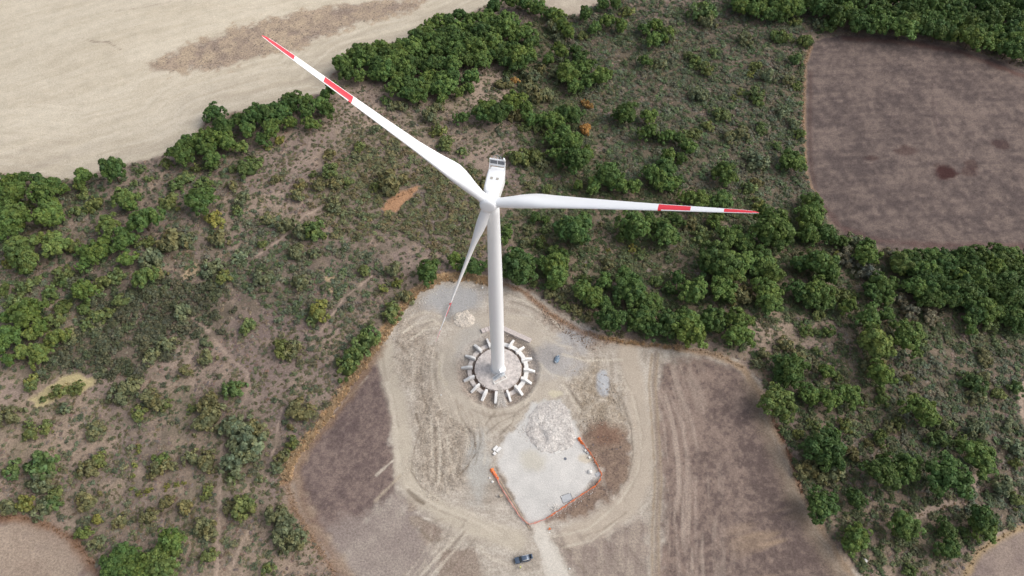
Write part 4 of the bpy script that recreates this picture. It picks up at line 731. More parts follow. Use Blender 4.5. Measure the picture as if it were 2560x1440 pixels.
pal = np.array([[(0.105, 0.112, 0.062), (0.092, 0.106, 0.066), (0.125, 0.118, 0.070)], [(0.098, 0.116, 0.072), (0.082, 0.108, 0.052), (0.120, 0.115, 0.080)], [(0.128, 0.114, 0.060), (0.105, 0.110, 0.056), (0.110, 0.122, 0.064)], [(0.084, 0.090, 0.054), (0.094, 0.098, 0.062), (0.074, 0.084, 0.046)], [(0.075, 0.098, 0.044), (0.088, 0.104, 0.052), (0.105, 0.106, 0.058)]])
tint = 1.6 * pal[zc, rs.integers(0, 3, n_)] * rs.uniform(0.75, 1.25, (n_, 1)) * (1 + rs.uniform(-.06, .06, (n_, 3)))
print('SCRUB', n_)
scatter('scrub', 'low olive and grey green macchia scrub covering the dry slopes', np.stack([x, y, hill(x, y) - 0.05], 1), rs.uniform(0, 6.28, n_), np.stack([s, s, s * np.where(zc == 3, 1.25, 1.0) * rs.uniform(0.5, 0.9, n_)], 1), rs.integers(0, 5, n_), tint * np.where(zc == 3, .86, 1.0)[:, None], BUSH_I)
# dry grass between the bushes, sparse weeds on the fields
N0 = 200000
x = rs.uniform(-262, 270, N0); y = rs.uniform(-90, 205, N0); ok = inview(x, y, 30) & offpath(x, y); x, y = x[ok], y[ok]
ol = openland(x, y, 0.3); fl = (SD['brown'](x, y) > 0.5) | (SD['strip'](x, y) > 1)
p_ = np.where(ol, np.clip(0.55 + 0.8 * fbm(x, y, 12, 81), 0.05, 1), np.where(fl, 0.14, 0.0)); kp = rs.random(len(x)) < p_ * 0.8; x, y, ol = x[kp], y[kp], ol[kp]; n_ = len(x)
olv = (fbm(x, y, 14, 83) + 0.5 * fbm(x, y, 4, 84) + rs.normal(size=n_) * .12 > 0.08)[:, None]
tint = np.where(ol[:, None], np.where(olv, np.array([0.165, 0.152, 0.092]), np.array([0.235, 0.190, 0.150])), np.array([0.150, 0.126, 0.112])) * rs.uniform(0.7, 1.3, (n_, 1)) * (1 + rs.uniform(-.08, .08, (n_, 3)))
s = np.where(ol, rs.uniform(0.4, 1.1, n_), rs.uniform(0.25, 0.5, n_))
print('GRASS', n_)
scatter('dry_grass', 'thin dead brown grass and weeds on the dry ground', np.stack([x, y, hill(x, y) - 0.03], 1), rs.uniform(0, 6.28, n_), np.stack([s, s, s * rs.uniform(0.18, 0.4, n_)], 1), rs.integers(0, 6, n_), tint, TUFT)
# tall straw along the rims of the clearing
def straw_mesh(seed):
    rg = np.random.default_rng(seed); V, F = [], []
    for _ in range(46):
        a = rg.uniform(0, 6.28); q = rg.uniform(0, .6); b = np.array([q * math.cos(a), q * math.sin(a), 0]); h = rg.uniform(.6, 1.1); ln = rg.normal(size=2) * .28; d = rg.uniform(0, 6.28); wv = np.array([math.cos(d), math.sin(d), 0]) * .10
        o_ = len(V); V += [b - wv, b + wv, b + wv * .6 + np.array([ln[0], ln[1], h]), b - wv * .6 + np.array([ln[0], ln[1], h])]; F.append((o_, o_ + 1, o_ + 2, o_ + 3))
    return np.array(V), np.array(F), np.repeat(rg.uniform(.75, 1.25, (46, 1)), 4, 0) * np.ones((1, 3))
STRAW = [cloud_mesh('straw', [straw_mesh(k)], M['leaf_i']) for k in range(4)]
P, T, S_ = [], [], []
for pts, wpx, den, h, c in (([(716, 1200), (727, 1160), (764, 1108), (805, 1059), (855, 988), (905, 918), (945, 860), (990, 794), (1043, 730), (1101, 697), (1170, 695), (1240, 710)], 20, 4.2, 0.85, (0.68, 0.53, 0.35)),
                            ([(1240, 704), (1300, 724), (1380, 788), (1450, 828), (1520, 850)], 11, 1.8, 0.5, (0.50, 0.38, 0.27)), ([(1500, 845), (1560, 855), (1620, 862), (1720, 872)], 12, 3.6, 0.7, (0.66, 0.50, 0.32)),
                            ([(1720, 872), (1800, 888), (1858, 920)], 9, 2.0, 0.5, (0.45, 0.35, 0.24)), ([(1930, 1045), (1972, 1135), (2005, 1236)], 6, 2.2, 0.6, (0.33, 0.21, 0.14)), ([(715, 1200), (735, 1270), (770, 1330), (815, 1400), (850, 1470)], 18, 1.8, 0.5, (0.43, 0.32, 0.22)),
                            ([(2010, 470), (2008, 300), (2011, 160), (2028, 112)], 7, 2.0, 0.6, (0.42, 0.32, 0.22)), ([(0, 1290), (60, 1294), (130, 1314), (190, 1352), (235, 1415)], 14, 0.8, 0.6, (0.27, 0.17, 0.10)), ([(2600, 1302), (2510, 1338), (2448, 1380), (2412, 1440)], 10, 0.8, 0.6, (0.36, 0.28, 0.17)),
                            ([(2440, 1240), (2385, 1262), (2330, 1276), (2296, 1292)], 10, 1.0, 0.6, (0.34, 0.27, 0.15)), ([(965, 512), (1000, 490), (1035, 474)], 12, 0.9, 0.6, (0.38, 0.26, 0.16)), ([(100, 1000), (160, 965), (220, 950)], 16, 0.9, 0.6, (0.40, 0.34, 0.17))):
    if den < 3: den, h, c = den * 2.6, h * 0.55, tuple(min(.75, q_ * 1.25) for q_ in c)
    L = GP(pts); wd = wpx * mpp(*pts[len(pts) // 2]) / 2
    for i in range(len(L) - 1):
        a_, b_ = L[i], L[i + 1]; ln = np.linalg.norm(b_ - a_); nrm = np.array([-(b_ - a_)[1], (b_ - a_)[0]]) / ln
        for _ in range(int(ln * wd * 2 * den / 1.6)):
            q = a_ + (b_ - a_) * rs.random() + nrm * rs.normal() * wd * 0.55
            P.append((q[0], q[1], float(hill(q[0], q[1])) - 0.03)); T.append(np.array(c) * rs.uniform(.75, 1.25)); S_.append(h * rs.uniform(.6, 1.2))
S_ = np.array(S_); n_ = len(P); print('STRAW', n_)
scatter('straw_grass', 'tall straw coloured dry grass along the rims of the fields', np.array(P), rs.uniform(0, 6.28, n_), np.stack([S_, S_, S_], 1), rs.integers(0, 4, n_), np.array(T), STRAW)
# undergrowth along the woods, and the trees and shrubs past the countable ones
if wood_rest or shrub_rest:
    CR_I = [cloud_mesh('tree_crown', crown_parts(500 + k, 52, 0.095, 46), M['leaf_i']) for k in range(4)]
    for nm, lab, L, pr in (('woodland', 'dark treetops crowding together in the farther woods', wood_rest, CR_I), ('undergrowth', 'small bushes scattered between the larger shrubs', shrub_rest, BUSH_I)):
        if not L: continue
        n_ = len(L); scatter(nm, lab, np.array([l[:3] for l in L]), rs.uniform(0, 6.28, n_), np.array([(l[3], l[3], l[3] * l[4]) for l in L]), rs.integers(0, len(pr), n_), np.array([l[5] for l in L]), pr)
# ------------------------------------------------------------------ wind turbine
YAW = math.radians(-10.41); TILT = math.radians(5); HUB_Z = 94.3; LB = 57.0; OVER = 3.78; CONE = math.radians(5.65); AZ0 = math.radians(44.96)
turb = thing('wind_turbine', 'white three bladed wind turbine with red banded blade tips, on round foundation', 'wind turbine')
mb = MB(); prof = []
for z, dd in ((0.35, 4.36), (0.5, 4.34), (12, 4.32), (30, 4.26), (42, 4.18), (52, 4.02), (64, 3.68), (76, 3.30), (86, 3.0), (92.0, 2.86)):
    prof.append((dd / 2, z))
mb.lathe(prof, 64); mb.build('tower', M['white'], turb, smooth=True)
mb = MB(); mb.lathe([(2.55, -0.1), (2.55, 0.30), (2.42, 0.42), (2.2, 0.44), (2.2, 0.1)], 64, cap=False); fl = mb.build('base_flange', M['concrete'], turb)
for k in range(36):
    a = 2 * math.pi * k / 36; mbk = MB(); mbk.lathe([(0.05, 0.40), (0.05, 0.56), (0.02, 0.58)], 6, mx=Matrix.Translation((2.36 * math.cos(a), 2.36 * math.sin(a), 0)))
    if k == 0: b0 = MB(); b0.lathe([(0.05, 0.0), (0.05, 0.16), (0.02, 0.18)], 6); bolt = b0.mesh('bolt', M['steel'])
    link('bolt', bolt, fl, (2.36 * math.cos(a), 2.36 * math.sin(a), 0.40))
# entrance: door, landing, canopy box, stair flight with rails, pale base frame
ax = math.radians(-62)                                   # door faces the camera side
E_ = Rz(ax)
mb = MB()
pts = []
for j in range(9):
    q = -0.26 + 0.52 * j / 8; pts.append((2.17 * math.cos(q), 2.17 * math.sin(q)))
for j in range(8):
    x0, y0 = pts[j]; x1, y1 = pts[j + 1]
    mb.add([(x0 + .03, y0, 1.7), (x1 + .03, y1, 1.7), (x1 + .03, y1, 3.8), (x0 + .03, y0, 3.8)], [(0, 1, 2, 3)], 0, E_)
mb.build('door', M['greymat'], turb)
mb = MB(); mb.box((2.95, 0, 1.55), (1.5, 1.7, 0.10), E_)
for sx in (2.4, 3.6):
    for sy in (-.75, .75): mb.box((sx, sy, 0.82), (0.09, 0.09, 1.4), E_)
mb.build('landing', M['steel'], turb)
mb = MB(); mb.box((2.80, 0.15, 4.0), (1.35, 1.9, 0.12), E_); mb.box((2.80, 1.05, 3.3), (1.35, 0.10, 1.3), E_)
mb.build('canopy', M['white'], turb, bevel=0.02)
stair = MB(); SE = E_ @ Matrix.Translation((3.05, -0.85, 0))
for k in range(8): stair.box((0, -0.14 - 0.30 * k, 1.42 - 0.18 * k), (1.0, 0.28, 0.05), SE)
for sx in (-.52, .52): stair.prism([(0, 1.58), (0, 1.36), (-2.5, -0.05), (-2.65, 0.15)], sx - .035, sx + .035, SE @ Rz(math.radians(90)))
so_ = stair.build('stair_flight', M['steel'], turb)
rail = MB()
for sx in (-.52, .52):
    for hh in (1.0, 0.55): rail.tube([SE @ Vector((sx, -0.05, 1.5 + hh)), SE @ Vector((sx, -2.45, 0.05 + hh))], 0.04, 6)
    for k in range(4): rail.tube([SE @ Vector((sx, -0.1 - .75 * k, 1.45 - .45 * k)), SE @ Vector((sx, -0.1 - .75 * k, 2.48 - .45 * k))], 0.035, 6)
rail.build('handrail', M['white'], so_)
rail = MB()
for hh in (0.55, 1.05): rail.tube([E_ @ Vector((2.3, .82, 1.6 + hh)), E_ @ Vector((3.68, .82, 1.6 + hh)), E_ @ Vector((3.68, -.3, 1.6 + hh))], 0.04, 6)
rail.build('landing_rail', M['white'], turb)
mb = MB()
for (cx, cy, lx, ly) in ((3.3, -1.2, 0.5, 4.6), (4.5, -1.2, 0.35, 4.6), (3.9, -3.5, 1.5, 0.45), (3.9, 1.0, 1.5, 0.35)): mb.box((cx, cy, 0.27), (lx, ly, 0.16 if ly > 1 else 0.155), E_)
mb.build('base_frame', M['paleboard'], turb)
# nacelle, in a frame whose +X looks upwind along the rotor axis
ux = Vector((math.sin(YAW) * math.cos(TILT), -math.cos(YAW) * math.cos(TILT), math.sin(TILT))); uy = Vector((0, 0, 1)).cross(ux).normalized(); uz = ux.cross(uy)
HUB = Vector((math.sin(YAW) * OVER, -math.cos(YAW) * OVER, HUB_Z))
def frame(p, a, b, c): return Matrix(((a.x, b.x, c.x, p.x), (a.y, b.y, c.y, p.y), (a.z, b.z, c.z, p.z), (0, 0, 0, 1)))
NF = frame(HUB, ux, uy, uz); NS = 0.79
nac = MB(); secs = []
def rrect(hw, zb, zt, r_, n=5):
    out = []
    for (sx, sy, a0) in ((1, 1, 0), (-1, 1, 90), (-1, -1, 180), (1, -1, 270)):
        cx, cz = sx * (hw - r_), (zt - r_) if sy > 0 else (zb + r_)
        for k in range(n): a = math.radians(a0 + 90 * k / (n - 1)); out.append((cx + r_ * math.cos(a), cz + r_ * math.sin(a)))
    return out
ST = ((-1.55, 1.55, -1.6, 1.55, 1.2), (-2.0, 1.72, -1.75, 1.72, 0.7), (-4.0, 1.85, -1.95, 1.85, 0.5), (-8.5, 1.98, -2.05, 1.9, 0.45), (-10.6, 1.98, -2.0, 1.9, 0.45), (-11.3, 1.80, -1.75, 1.35, 0.45), (-12.6, 1.72, -1.2, 1.25, 0.4), (-12.75, 1.62, -1.1, 1.15, 0.35))
for xx, hw, zb, zt, r_ in ST: secs.append([(xx if xx > -2.5 else xx * NS, p[0], p[1]) for p in rrect(hw, zb, zt, r_)])
n_ = len(secs[0]); V = [p for s_ in secs for p in s_]
F = [(i * n_ + j, i * n_ + (j + 1) % n_, (i + 1) * n_ + (j + 1) % n_, (i + 1) * n_ + j) for i in range(len(secs) - 1) for j in range(n_)] + [tuple(range(n_)), tuple((len(secs) - 1) * n_ + j for j in range(n_ - 1, -1, -1))]
nac.add(V, F, 0, NF); nac.tube([HUB - ux * OVER / math.cos(TILT) - Vector((0, 0, 3.0)), HUB - ux * OVER / math.cos(TILT) - Vector((0, 0, 1.4))], [1.5, 1.75], 40)
no = nac.build('nacelle', M['white'], turb, smooth=True)
md = no.modifiers.new('edges', 'EDGE_SPLIT'); md.split_angle = math.radians(32)
for sy in (-0.62, 0.72):
    mb = MB(); mb.box((-7.1 * NS, sy, 1.915), (0.75, 0.62, 0.06), NF); mb.build('roof_hatch', M['hatch'], no)
# cooler frame standing on the rear of the roof
cf = MB()
for sy in (-1.74, 1.74): cf.box((-11.75 * NS, sy, 2.7), (0.20, 0.14, 3.1), NF); cf.tube([NF @ Vector((-10.2 * NS, sy, 1.75)), NF @ Vector((-11.7 * NS, sy, 3.6))], 0.07, 6)
cf.box((-11.75 * NS, 0, 4.2), (0.34, 3.62, 0.26), NF); cf.box((-11.75 * NS, 0, 2.65), (0.34, 3.34, 0.55), NF); cf.box((-11.75 * NS, 0, 3.48), (0.26, 0.14, 1.15), NF)
co = cf.build('cooler_frame', M['white'], no)
for sy in (-0.87, 0.87):
    mb = MB(); mb.box((-11.75 * NS, sy, 3.49), (0.16, 1.56, 1.10), NF); ra = mb.build('radiator', M['radiator'], co)
    for k in range(5):
        fm = MB(); fm.box((-11.655 * NS, sy, 3.05 + 0.22 * k), (0.03, 1.5, 0.03), NF); fm.build('fin', M['greymat'], ra)
ms = MB()
for sy, hh, b in ((-1.05, .75, .15), (-.72, .9, -.1), (-.05, 1.0, 0), (.55, .7, .1), (.85, .95, -.12), (1.2, .8, .2)):
    ms.tube([NF @ Vector((-11.8 * NS, sy, 4.3)), NF @ Vector((-11.8 * NS - .1, sy + b, 4.3 + hh))], 0.045, 5)
ms.tube([NF @ Vector((-11.85 * NS, -.05 + .42 * math.cos(q), 5.15 + .42 * math.sin(q))) for q in np.linspace(0, 6.283, 17)], 0.035, 5, cap=False)
ms.build('weather_mast', M['steel'], no)
lm = MB(); lm.lathe([(0.26, 0), (0.28, .25), (0.22, .48), (0.08, .56)], 14, mx=NF @ Matrix.Translation((-11.75 * NS, 1.45, 4.33))); lm.build('obstruction_lamp', M['white'], no, smooth=True)
# spinner
hb = MB(); hb.lathe([(1.62, -1.50), (1.95, -1.35), (2.05, -0.9), (2.05, 0.6), (1.98, 1.2), (1.80, 1.62), (1.5, 1.78), (0.9, 1.86), (0.3, 1.88)], 48, mx=NF @ Matrix.Rotation(math.radians(90), 4, 'Y'))
ho = hb.build('spinner', M['white'], turb, smooth=True)
# blades, feathered: leading edge upwind
def blade_mesh():
    V, F, MI = [], [], []
    st = [1.55, 2.2, 3.0, 4.2, 5.5, 7.0, 8.5, 10, 11.5, 13, 15, 18, 21, 24, 27, 30, 33, 35.5, 37.4, 38.1, 40, 42, 43.9, 46, 48, 50.4, 52, 53.5, 54.8, 55.8, 56.4, 56.8, 57.0]
    kc = [(1.5, 2.25), (3, 2.3), (5.0, 3.0), (7.5, 4.3), (9.5, 4.8), (11.5, 4.65), (15, 3.95), (21, 3.12), (30, 2.42), (40, 1.78), (48, 1.36), (53, 1.08), (55.5, .82), (56.5, .5), (57, .12)]
    kt = [(1.5, 1.0), (3, .98), (5.5, .76), (8.5, .50), (11.5, .38), (15, .31), (21, .26), (30, .22), (57, .17)]
    kw = [(1.5, -4), (10, -4), (15, 0), (20, 4), (30, 3.5), (45, .8), (57, -1)]
    itp = lambda K, x_: float(np.interp(x_, [a for a, b in K], [b for a, b in K]))
    N = 32
    for s_ in st:
        c = itp(kc, s_); tk = itp(kt, s_) * c; tw = math.radians(itp(kw, s_)); bl = float(sstep(2.5, 10, np.array(s_)))
        le = -(1.12 * (1 - bl) + bl * (0.30 * c)) if s_ < 12 else -0.30 * c
        if s_ < 12: le = -(1.12 * (1 - bl) + bl * 1.16)
        else: le = -1.16 * c / 4.6
        for j in range(N):
            th = 2 * math.pi * j / N; xc = 0.5 * (1 - math.cos(th))
            ya = 5 * (0.2969 * math.sqrt(xc) - 0.126 * xc - 0.3516 * xc ** 2 + 0.2843 * xc ** 3 - 0.1036 * xc ** 4) * tk
            yc = 0.5 * math.sin(th) * tk; sg = 1 if th < math.pi else -1
            y_ = (1 - bl) * yc + bl * (ya * sg * (1.1 if sg > 0 else .9))
            x_ = le + c * xc; V.append((x_ * math.cos(tw) - y_ * math.sin(tw), x_ * math.sin(tw) + y_ * math.cos(tw), s_))
    for i in range(len(st) - 1):
        m_ = 0.5 * (st[i] + st[i + 1]); band = 37.4 < m_ < 43.9 or m_ > 50.4
        for j in range(N):
            th = 2 * math.pi * (j + .5) / N; xc = 0.5 * (1 - math.cos(th))
            red = band and 0.10 < xc < 0.90
            if 37.4 < m_ < 38.1: red = xc < 0.93
            if m_ > 56.0: red = xc > 0.12
            F.append((i * N + j, i * N + (j + 1) % N, (i + 1) * N + (j + 1) % N, (i + 1) * N + j)); MI.append(1 if red else 0)
    F.append(tuple(range(N - 1, -1, -1))); MI.append(0); F.append(tuple((len(st) - 1) * N + j for j in range(N))); MI.append(1)
    me = bpy.data.meshes.new('blade'); me.from_pydata(V, [], F); me.materials.append(M['white']); me.materials.append(M['red'])
    me.polygons.foreach_set('material_index', MI); me.polygons.foreach_set('use_smooth', [True] * (len(F) - 2) + [False] * 2); me.update()
    bm = bmesh.new(); bm.from_mesh(me); bmesh.ops.recalc_face_normals(bm, faces=bm.faces); bm.to_mesh(me); bm.free()
    return me
BM = blade_mesh()
_s = np.cross(np.array(ux), [0, 0, 1]); _s /= np.linalg.norm(_s); _u = np.cross(_s, np.array(ux))
for k in range(3):
    az = AZ0 - k * 2 * math.pi / 3
    d = Vector(math.cos(CONE) * (math.cos(az) * _u + math.sin(az) * _s) + math.sin(CONE) * np.array(ux))
    te = -ux; te = (te - d * te.dot(d)).normalized()
    te = Matrix.Rotation(math.radians((-3, -3, 13)[k]), 4, d) @ te
    b = link('blade', BM, turb); b.matrix_basis = frame(HUB, te, d.cross(te), d)
    rg = MB(); rg.tube([HUB + d * 1.35, HUB + d * 2.06], 1.22, 40); rg.build('root_collar', M['white'], turb, smooth=False)
# ------------------------------------------------------------------ ribbed foundation and gabions
fnd = thing('turbine_foundation', 'round concrete foundation with a ring of radial white ribs', 'foundation', (0, 0, 0))
mb = MB(); mb.lathe([(8.0, -2.0), (7.95, -0.15), (7.8, 0.02), (6.0, 0.10), (3.0, 0.16), (0.5, 0.18)], 72); mb.build('plinth', M['plinth'], fnd, smooth=False)
RIB = MB(); RIB.prism([(8.5, -1.6), (8.5, 0.95), (10.1, 0.95), (12.35, -0.30), (12.35, -1.6)], -0.37, 0.37); rib_me = RIB.mesh('rib', M['concrete'], bevel=0.05)
BEAM = MB(); ba = math.radians(9.2)
BEAM.add([(q * math.cos(s_), q * math.sin(s_), z) for z in (-1.6, -0.28) for s_ in (-ba, 0, ba) for q in (8.95, 10.35)], [(6, 7, 9, 8), (8, 9, 11, 10), (0, 1, 7, 6), (4, 10, 11, 5), (1, 3, 9, 7), (3, 5, 11, 9), (2, 0, 6, 8), (4, 2, 8, 10)]); beam_me = BEAM.mesh('ring_beam', M['concrete'])
beam_d = beam_me.copy(); beam_d.materials[0] = M['plinth']
for k in range(16):
    a = math.radians(180 - 22.5 * k - 2.0 + random.uniform(-1.2, 1.2)); rb_ = link('rib', rib_me, fnd, (0, 0, random.uniform(-.10, .08)), a); rb_.scale = (random.uniform(.985, 1.02), random.uniform(.88, 1.2), random.uniform(.92, 1.1)); rb_.rotation_euler[0] = random.uniform(-.07, .07)
    if k not in (12,):
        white = 3 <= k <= 9
        bo_ = link('ring_beam', beam_me if white else beam_d, fnd, (0, 0, random.uniform(-.10, .06) if white else random.uniform(-.45, -.25)), a - math.radians(11.25))
def basket_mesh(seed):
    rg = random.Random(seed); bm = bmesh.new(); bmesh.ops.create_cube(bm, size=1.0); bmesh.ops.subdivide_edges(bm, edges=bm.edges[:], cuts=4, use_grid_fill=True)
    for v in bm.verts: v.co = Vector((v.co.x * 1.22, v.co.y * 1.6, v.co.z * 1.0)) + Vector((rg.uniform(-.03, .03), rg.uniform(-.045, .045), rg.uniform(-.045, .045)))
    me = bpy.data.meshes.new('basket'); bm.to_mesh(me); bm.free(); me.materials.append(M['gabion']); return me
BK = [basket_mesh(k) for k in range(3)]
for lab, a, b in (('long stone filled gabion wall behind the foundation, running down to the east', (1238, 812), (1327, 852)), ('short stone filled gabion wall behind the foundation, on its western side', (1204, 828), (1231, 819))):
    A, B = G(*a, 0.6), G(*b, 0.6); L = np.linalg.norm((B - A)[:2]); an = math.atan2(B[1] - A[1], B[0] - A[0]); nb = max(2, round(L / 1.24))
    gw = thing('gabion_wall', lab, 'gabion wall', (A[0], A[1], 0), an, 'gabion walls behind the foundation')
    for k in range(nb):
        for lv in (0, 1): link('basket', BK[(k + lv) % 3], gw, ((k + .5) * L / nb, 0.12 * lv, 0.08 + random.uniform(-.03, .03) - 1.0 * (1 - lv) + .02))
# ------------------------------------------------------------------ rubble, stones
def rock_mesh(seed, sub=1):
    rg = random.Random(seed); bm = bmesh.new(); bmesh.ops.create_icosphere(bm, subdivisions=sub, radius=0.5)
    for v in bm.verts: v.co *= rg.uniform(0.72, 1.15); v.co.z *= 0.72
    me = bpy.data.meshes.new('rock'); bm.to_mesh(me); bm.free(); return me
def tint_rock_material():
    m, n, b = mat('loose_rock'); c = n.nodes.new('ShaderNodeAttribute'); c.attribute_type = 'INSTANCER'; c.attribute_name = 'tint'
    n.links.new(c.outputs['Color'], b.inputs['Base Color']); b.inputs['Roughness'].default_value = 0.92; b.inputs['Specular IOR Level'].default_value = 0.1; return m
M['rock_i'] = tint_rock_material()
ROCK = []
for k in range(5): me = rock_mesh(40 + k); me.materials.append(M['rock_i']); ROCK.append(me)
def rocks(name, label, P, S, T):
    n_ = len(P); S = np.asarray(S); scatter(name, label, np.asarray(P), np.stack([rs.uniform(0, 6.28, n_) for _ in range(3)], 1), np.stack([S * rs.uniform(.7, 1.3, n_), S * rs.uniform(.7, 1.3, n_), S], 1), rs.integers(0, 5, n_), np.asarray(T), ROCK)
RUB = GP([(1313, 1080), (1322, 1040), (1345, 1012), (1372, 1000), (1402, 1003), (1418, 1020), (1432, 1062), (1440, 1095), (1432, 1120), (1405, 1128), (1375, 1135), (1350, 1128), (1325, 1108)])
def heap(name, label, poly, hmax, slope, c1, c2, hole=None, seed=3):
    a, b = poly.min(0) - .5, poly.max(0) + .5; xs = np.arange(a[0], b[0], 0.28); ys = np.arange(a[1], b[1], 0.28); xx, yy = np.meshgrid(xs, ys); sh = xx.shape; xx, yy = xx.ravel(), yy.ravel()
    sd = sdist(poly, xx, yy) + 0.5 * fbm(xx, yy, 2, seed); h = hmax * (1 - np.exp(-np.clip(sd, 0, 99) / slope)) * (1 + 0.5 * fbm(xx, yy, 4.5, seed + 1)) + 0.22 * fbm(xx, yy, 1.1, seed + 2, 3) * (sd > .2)
    if hole is not None: h -= hole[2] * np.exp(-(((xx - hole[0]) * .9 + (yy - hole[1]) * .45) / 1.0) ** 2 - (((yy - hole[1]) * .9 - (xx - hole[0]) * .45) / 2.2) ** 2)
    h = np.where(sd > 0, np.maximum(h, 0.03), -0.25)
    keep = (sd > -0.5).reshape(sh); idx = np.arange(xx.size).reshape(sh); q = []
    f = np.stack([idx[:-1, :-1], idx[:-1, 1:], idx[1:, 1:], idx[1:, :-1]], -1).reshape(-1, 4); f = f[(sd[f] > -0.35).all(1)]
    used, inv = np.unique(f, return_inverse=True); inv = inv.reshape(-1, 4)
    me = bpy.data.meshes.new(name); me.from_pydata(np.stack([xx, yy, h], 1)[used].tolist(), [], inv.tolist())
    k = np.clip(.5 + fbm(xx, yy, 3, seed + 5) + .6 * fbm(xx, yy, .8, seed + 6), 0, 1)[:, None]; cc = (alb(*c1) * (1 - k) + alb(*c2) * k)[used]
    at = me.attributes.new('soil', 'FLOAT_COLOR', 'POINT'); at.data.foreach_set('color', np.concatenate([cc, np.ones((len(cc), 1))], 1).astype(np.float32).ravel())
    at = me.attributes.new('mottle', 'FLOAT', 'POINT'); at.data.foreach_set('value', np.full(len(cc), .28, np.float32))
    me.materials.append(M['soil']); me.polygons.foreach_set('use_smooth', [True] * len(me.polygons)); me.update()
    o = link(name, me); tag(o, label, 'heap'); g = (xx, yy, h, sd); return o, g
hl = GP([(1356, 1090)])[0]
o, g = heap('rubble_heap', 'broad heap of pale pinkish rubble spread at the head of the stone pad', RUB, 0.65, 2.8, (192, 185, 179), (214, 208, 201), (hl[0], hl[1], 1.1))
sel = np.nonzero((g[3] > .05) & (rs.random(len(g[0])) < 0.26))[0]
rocks('rubble_stones', 'loose broken stones covering the rubble heap', np.stack([g[0][sel] + rs.normal(size=len(sel)) * .1, g[1][sel] + rs.normal(size=len(sel)) * .1, g[2][sel] + .03], 1), rs.gamma(1.8, .075, len(sel)) + .07, alb(204, 197, 190)[None] * rs.uniform(.75, 1.25, (len(sel), 1)))
q = G(1161, 799); an = np.linspace(0, 6.283, 15)[:-1]; ST_ = np.stack([q[0] + 3.9 * np.cos(an) * rs.uniform(.9, 1.1, 14), q[1] + 3.5 * np.sin(an) * rs.uniform(.9, 1.1, 14)], 1)
o, g = heap('stone_heap', 'small round heap of cream coloured stones beside the lowest blade', ST_, 0.9, 1.8, (206, 195, 182), (222, 212, 199), None, 9)
sel = np.nonzero((g[3] > -.1) & (rs.random(len(g[0])) < 0.55))[0]
rocks('heap_stones', 'cream stones lying over the small round heap', np.stack([g[0][sel], g[1][sel], g[2][sel] + .04], 1), rs.gamma(2.2, .07, len(sel)) + .10, alb(224, 214, 200)[None] * rs.uniform(.75, 1.15, (len(sel), 1)))
# stones strewn over the clearing
P, S, T = [], [], []
def strew(pts, n_, smin, smax, c, w_=None):
    if w_ is None:
        poly = GP(pts); a, b = poly.min(0), poly.max(0)
        while n_ > 0:
            q = rs.uniform(a, b)
            if sdist(poly, q[:1], q[1:])[0] > 0: P.append((q[0], q[1], float(hill(*q)) + .02)); S.append(rs.uniform(smin, smax) * rs.uniform(.5, 1)); T.append(alb(*c) * rs.uniform(.7, 1.15)); n_ -= 1
    else:
        L = GP(pts)
        for _ in range(n_):
            i = rs.integers(len(L) - 1); q = L[i] + (L[i + 1] - L[i]) * rs.random() + rs.normal(size=2) * w_; P.append((q[0], q[1], float(hill(*q)) + .02)); S.append(rs.uniform(smin, smax)); T.append(alb(*c) * rs.uniform(.75, 1.12))
strew(Z['rough_l'], 420, .15, .7, (196, 184, 168)); strew(Z['rough_u'], 420, .2, .9, (168, 150, 134)); strew(Z['rough_r'], 330, .2, .7, (184, 170, 152)); strew(Z['rough_w'], 260, .15, .55, (196, 184, 170))
strew([(1000, 760), (1060, 730), (1200, 720), (1340, 760), (1480, 880), (1400, 960), (1180, 1080), (1040, 960)], 330, .12, .5, (206, 196, 182))
strew([(985, 845), (1010, 800), (1060, 750), (1130, 715), (1200, 725)], 130, .2, .65, (212, 204, 194), 1.6)
strew([(1440, 1060), (1500, 1035), (1510, 1060), (1460, 1090)], 130, .2, .75, (170, 156, 138)); strew([(1020, 1160), (1045, 1215), (1090, 1250)], 90, .15, .5, (208, 198, 184), 1.2)
strew([(1380, 1288), (1440, 1252), (1490, 1215)], 150, .12, .4, (214, 208, 200), .8); strew([(1480, 1140), (1500, 1185)], 60, .12, .4, (214, 208, 200), .9)
strew([(1050, 1260), (1300, 1300), (1360, 1440), (1050, 1440)], 120, .1, .35, (206, 196, 182)); strew([(1330, 980), (1300, 1060), (1320, 1100)], 90, .15, .5, (196, 186, 176), 1.3)
a_ = rs.uniform(0, 6.283, 420); q_ = rs.uniform(10.5, 13.6, 420)
for a, q in zip(a_, q_): P.append((q * math.cos(a), q * math.sin(a), float(hgt(q * math.cos(a), q * math.sin(a))) + .04)); S.append(rs.uniform(.15, .6)); T.append(alb(190, 178, 166) * rs.uniform(.7, 1.15))
for _ in range(160):
    a = math.radians(rs.uniform(-91, -77)); q = rs.uniform(6.5, 13.5); P.append((q * math.cos(a), q * math.sin(a), float(hgt(q * math.cos(a), q * math.sin(a))) + .04)); S.append(rs.uniform(.12, .4)); T.append(alb(206, 200, 192) * rs.uniform(.75, 1.1))
for _ in range(240):
    a = rs.uniform(0, 6.283); q = 7.7 * math.sqrt(rs.uniform(.14, 1)); P.append((q * math.cos(a), q * math.sin(a), .12 - .012 * q)); S.append(rs.uniform(.1, .32)); T.append(alb(150, 132, 122) * rs.uniform(.6, 1.5))
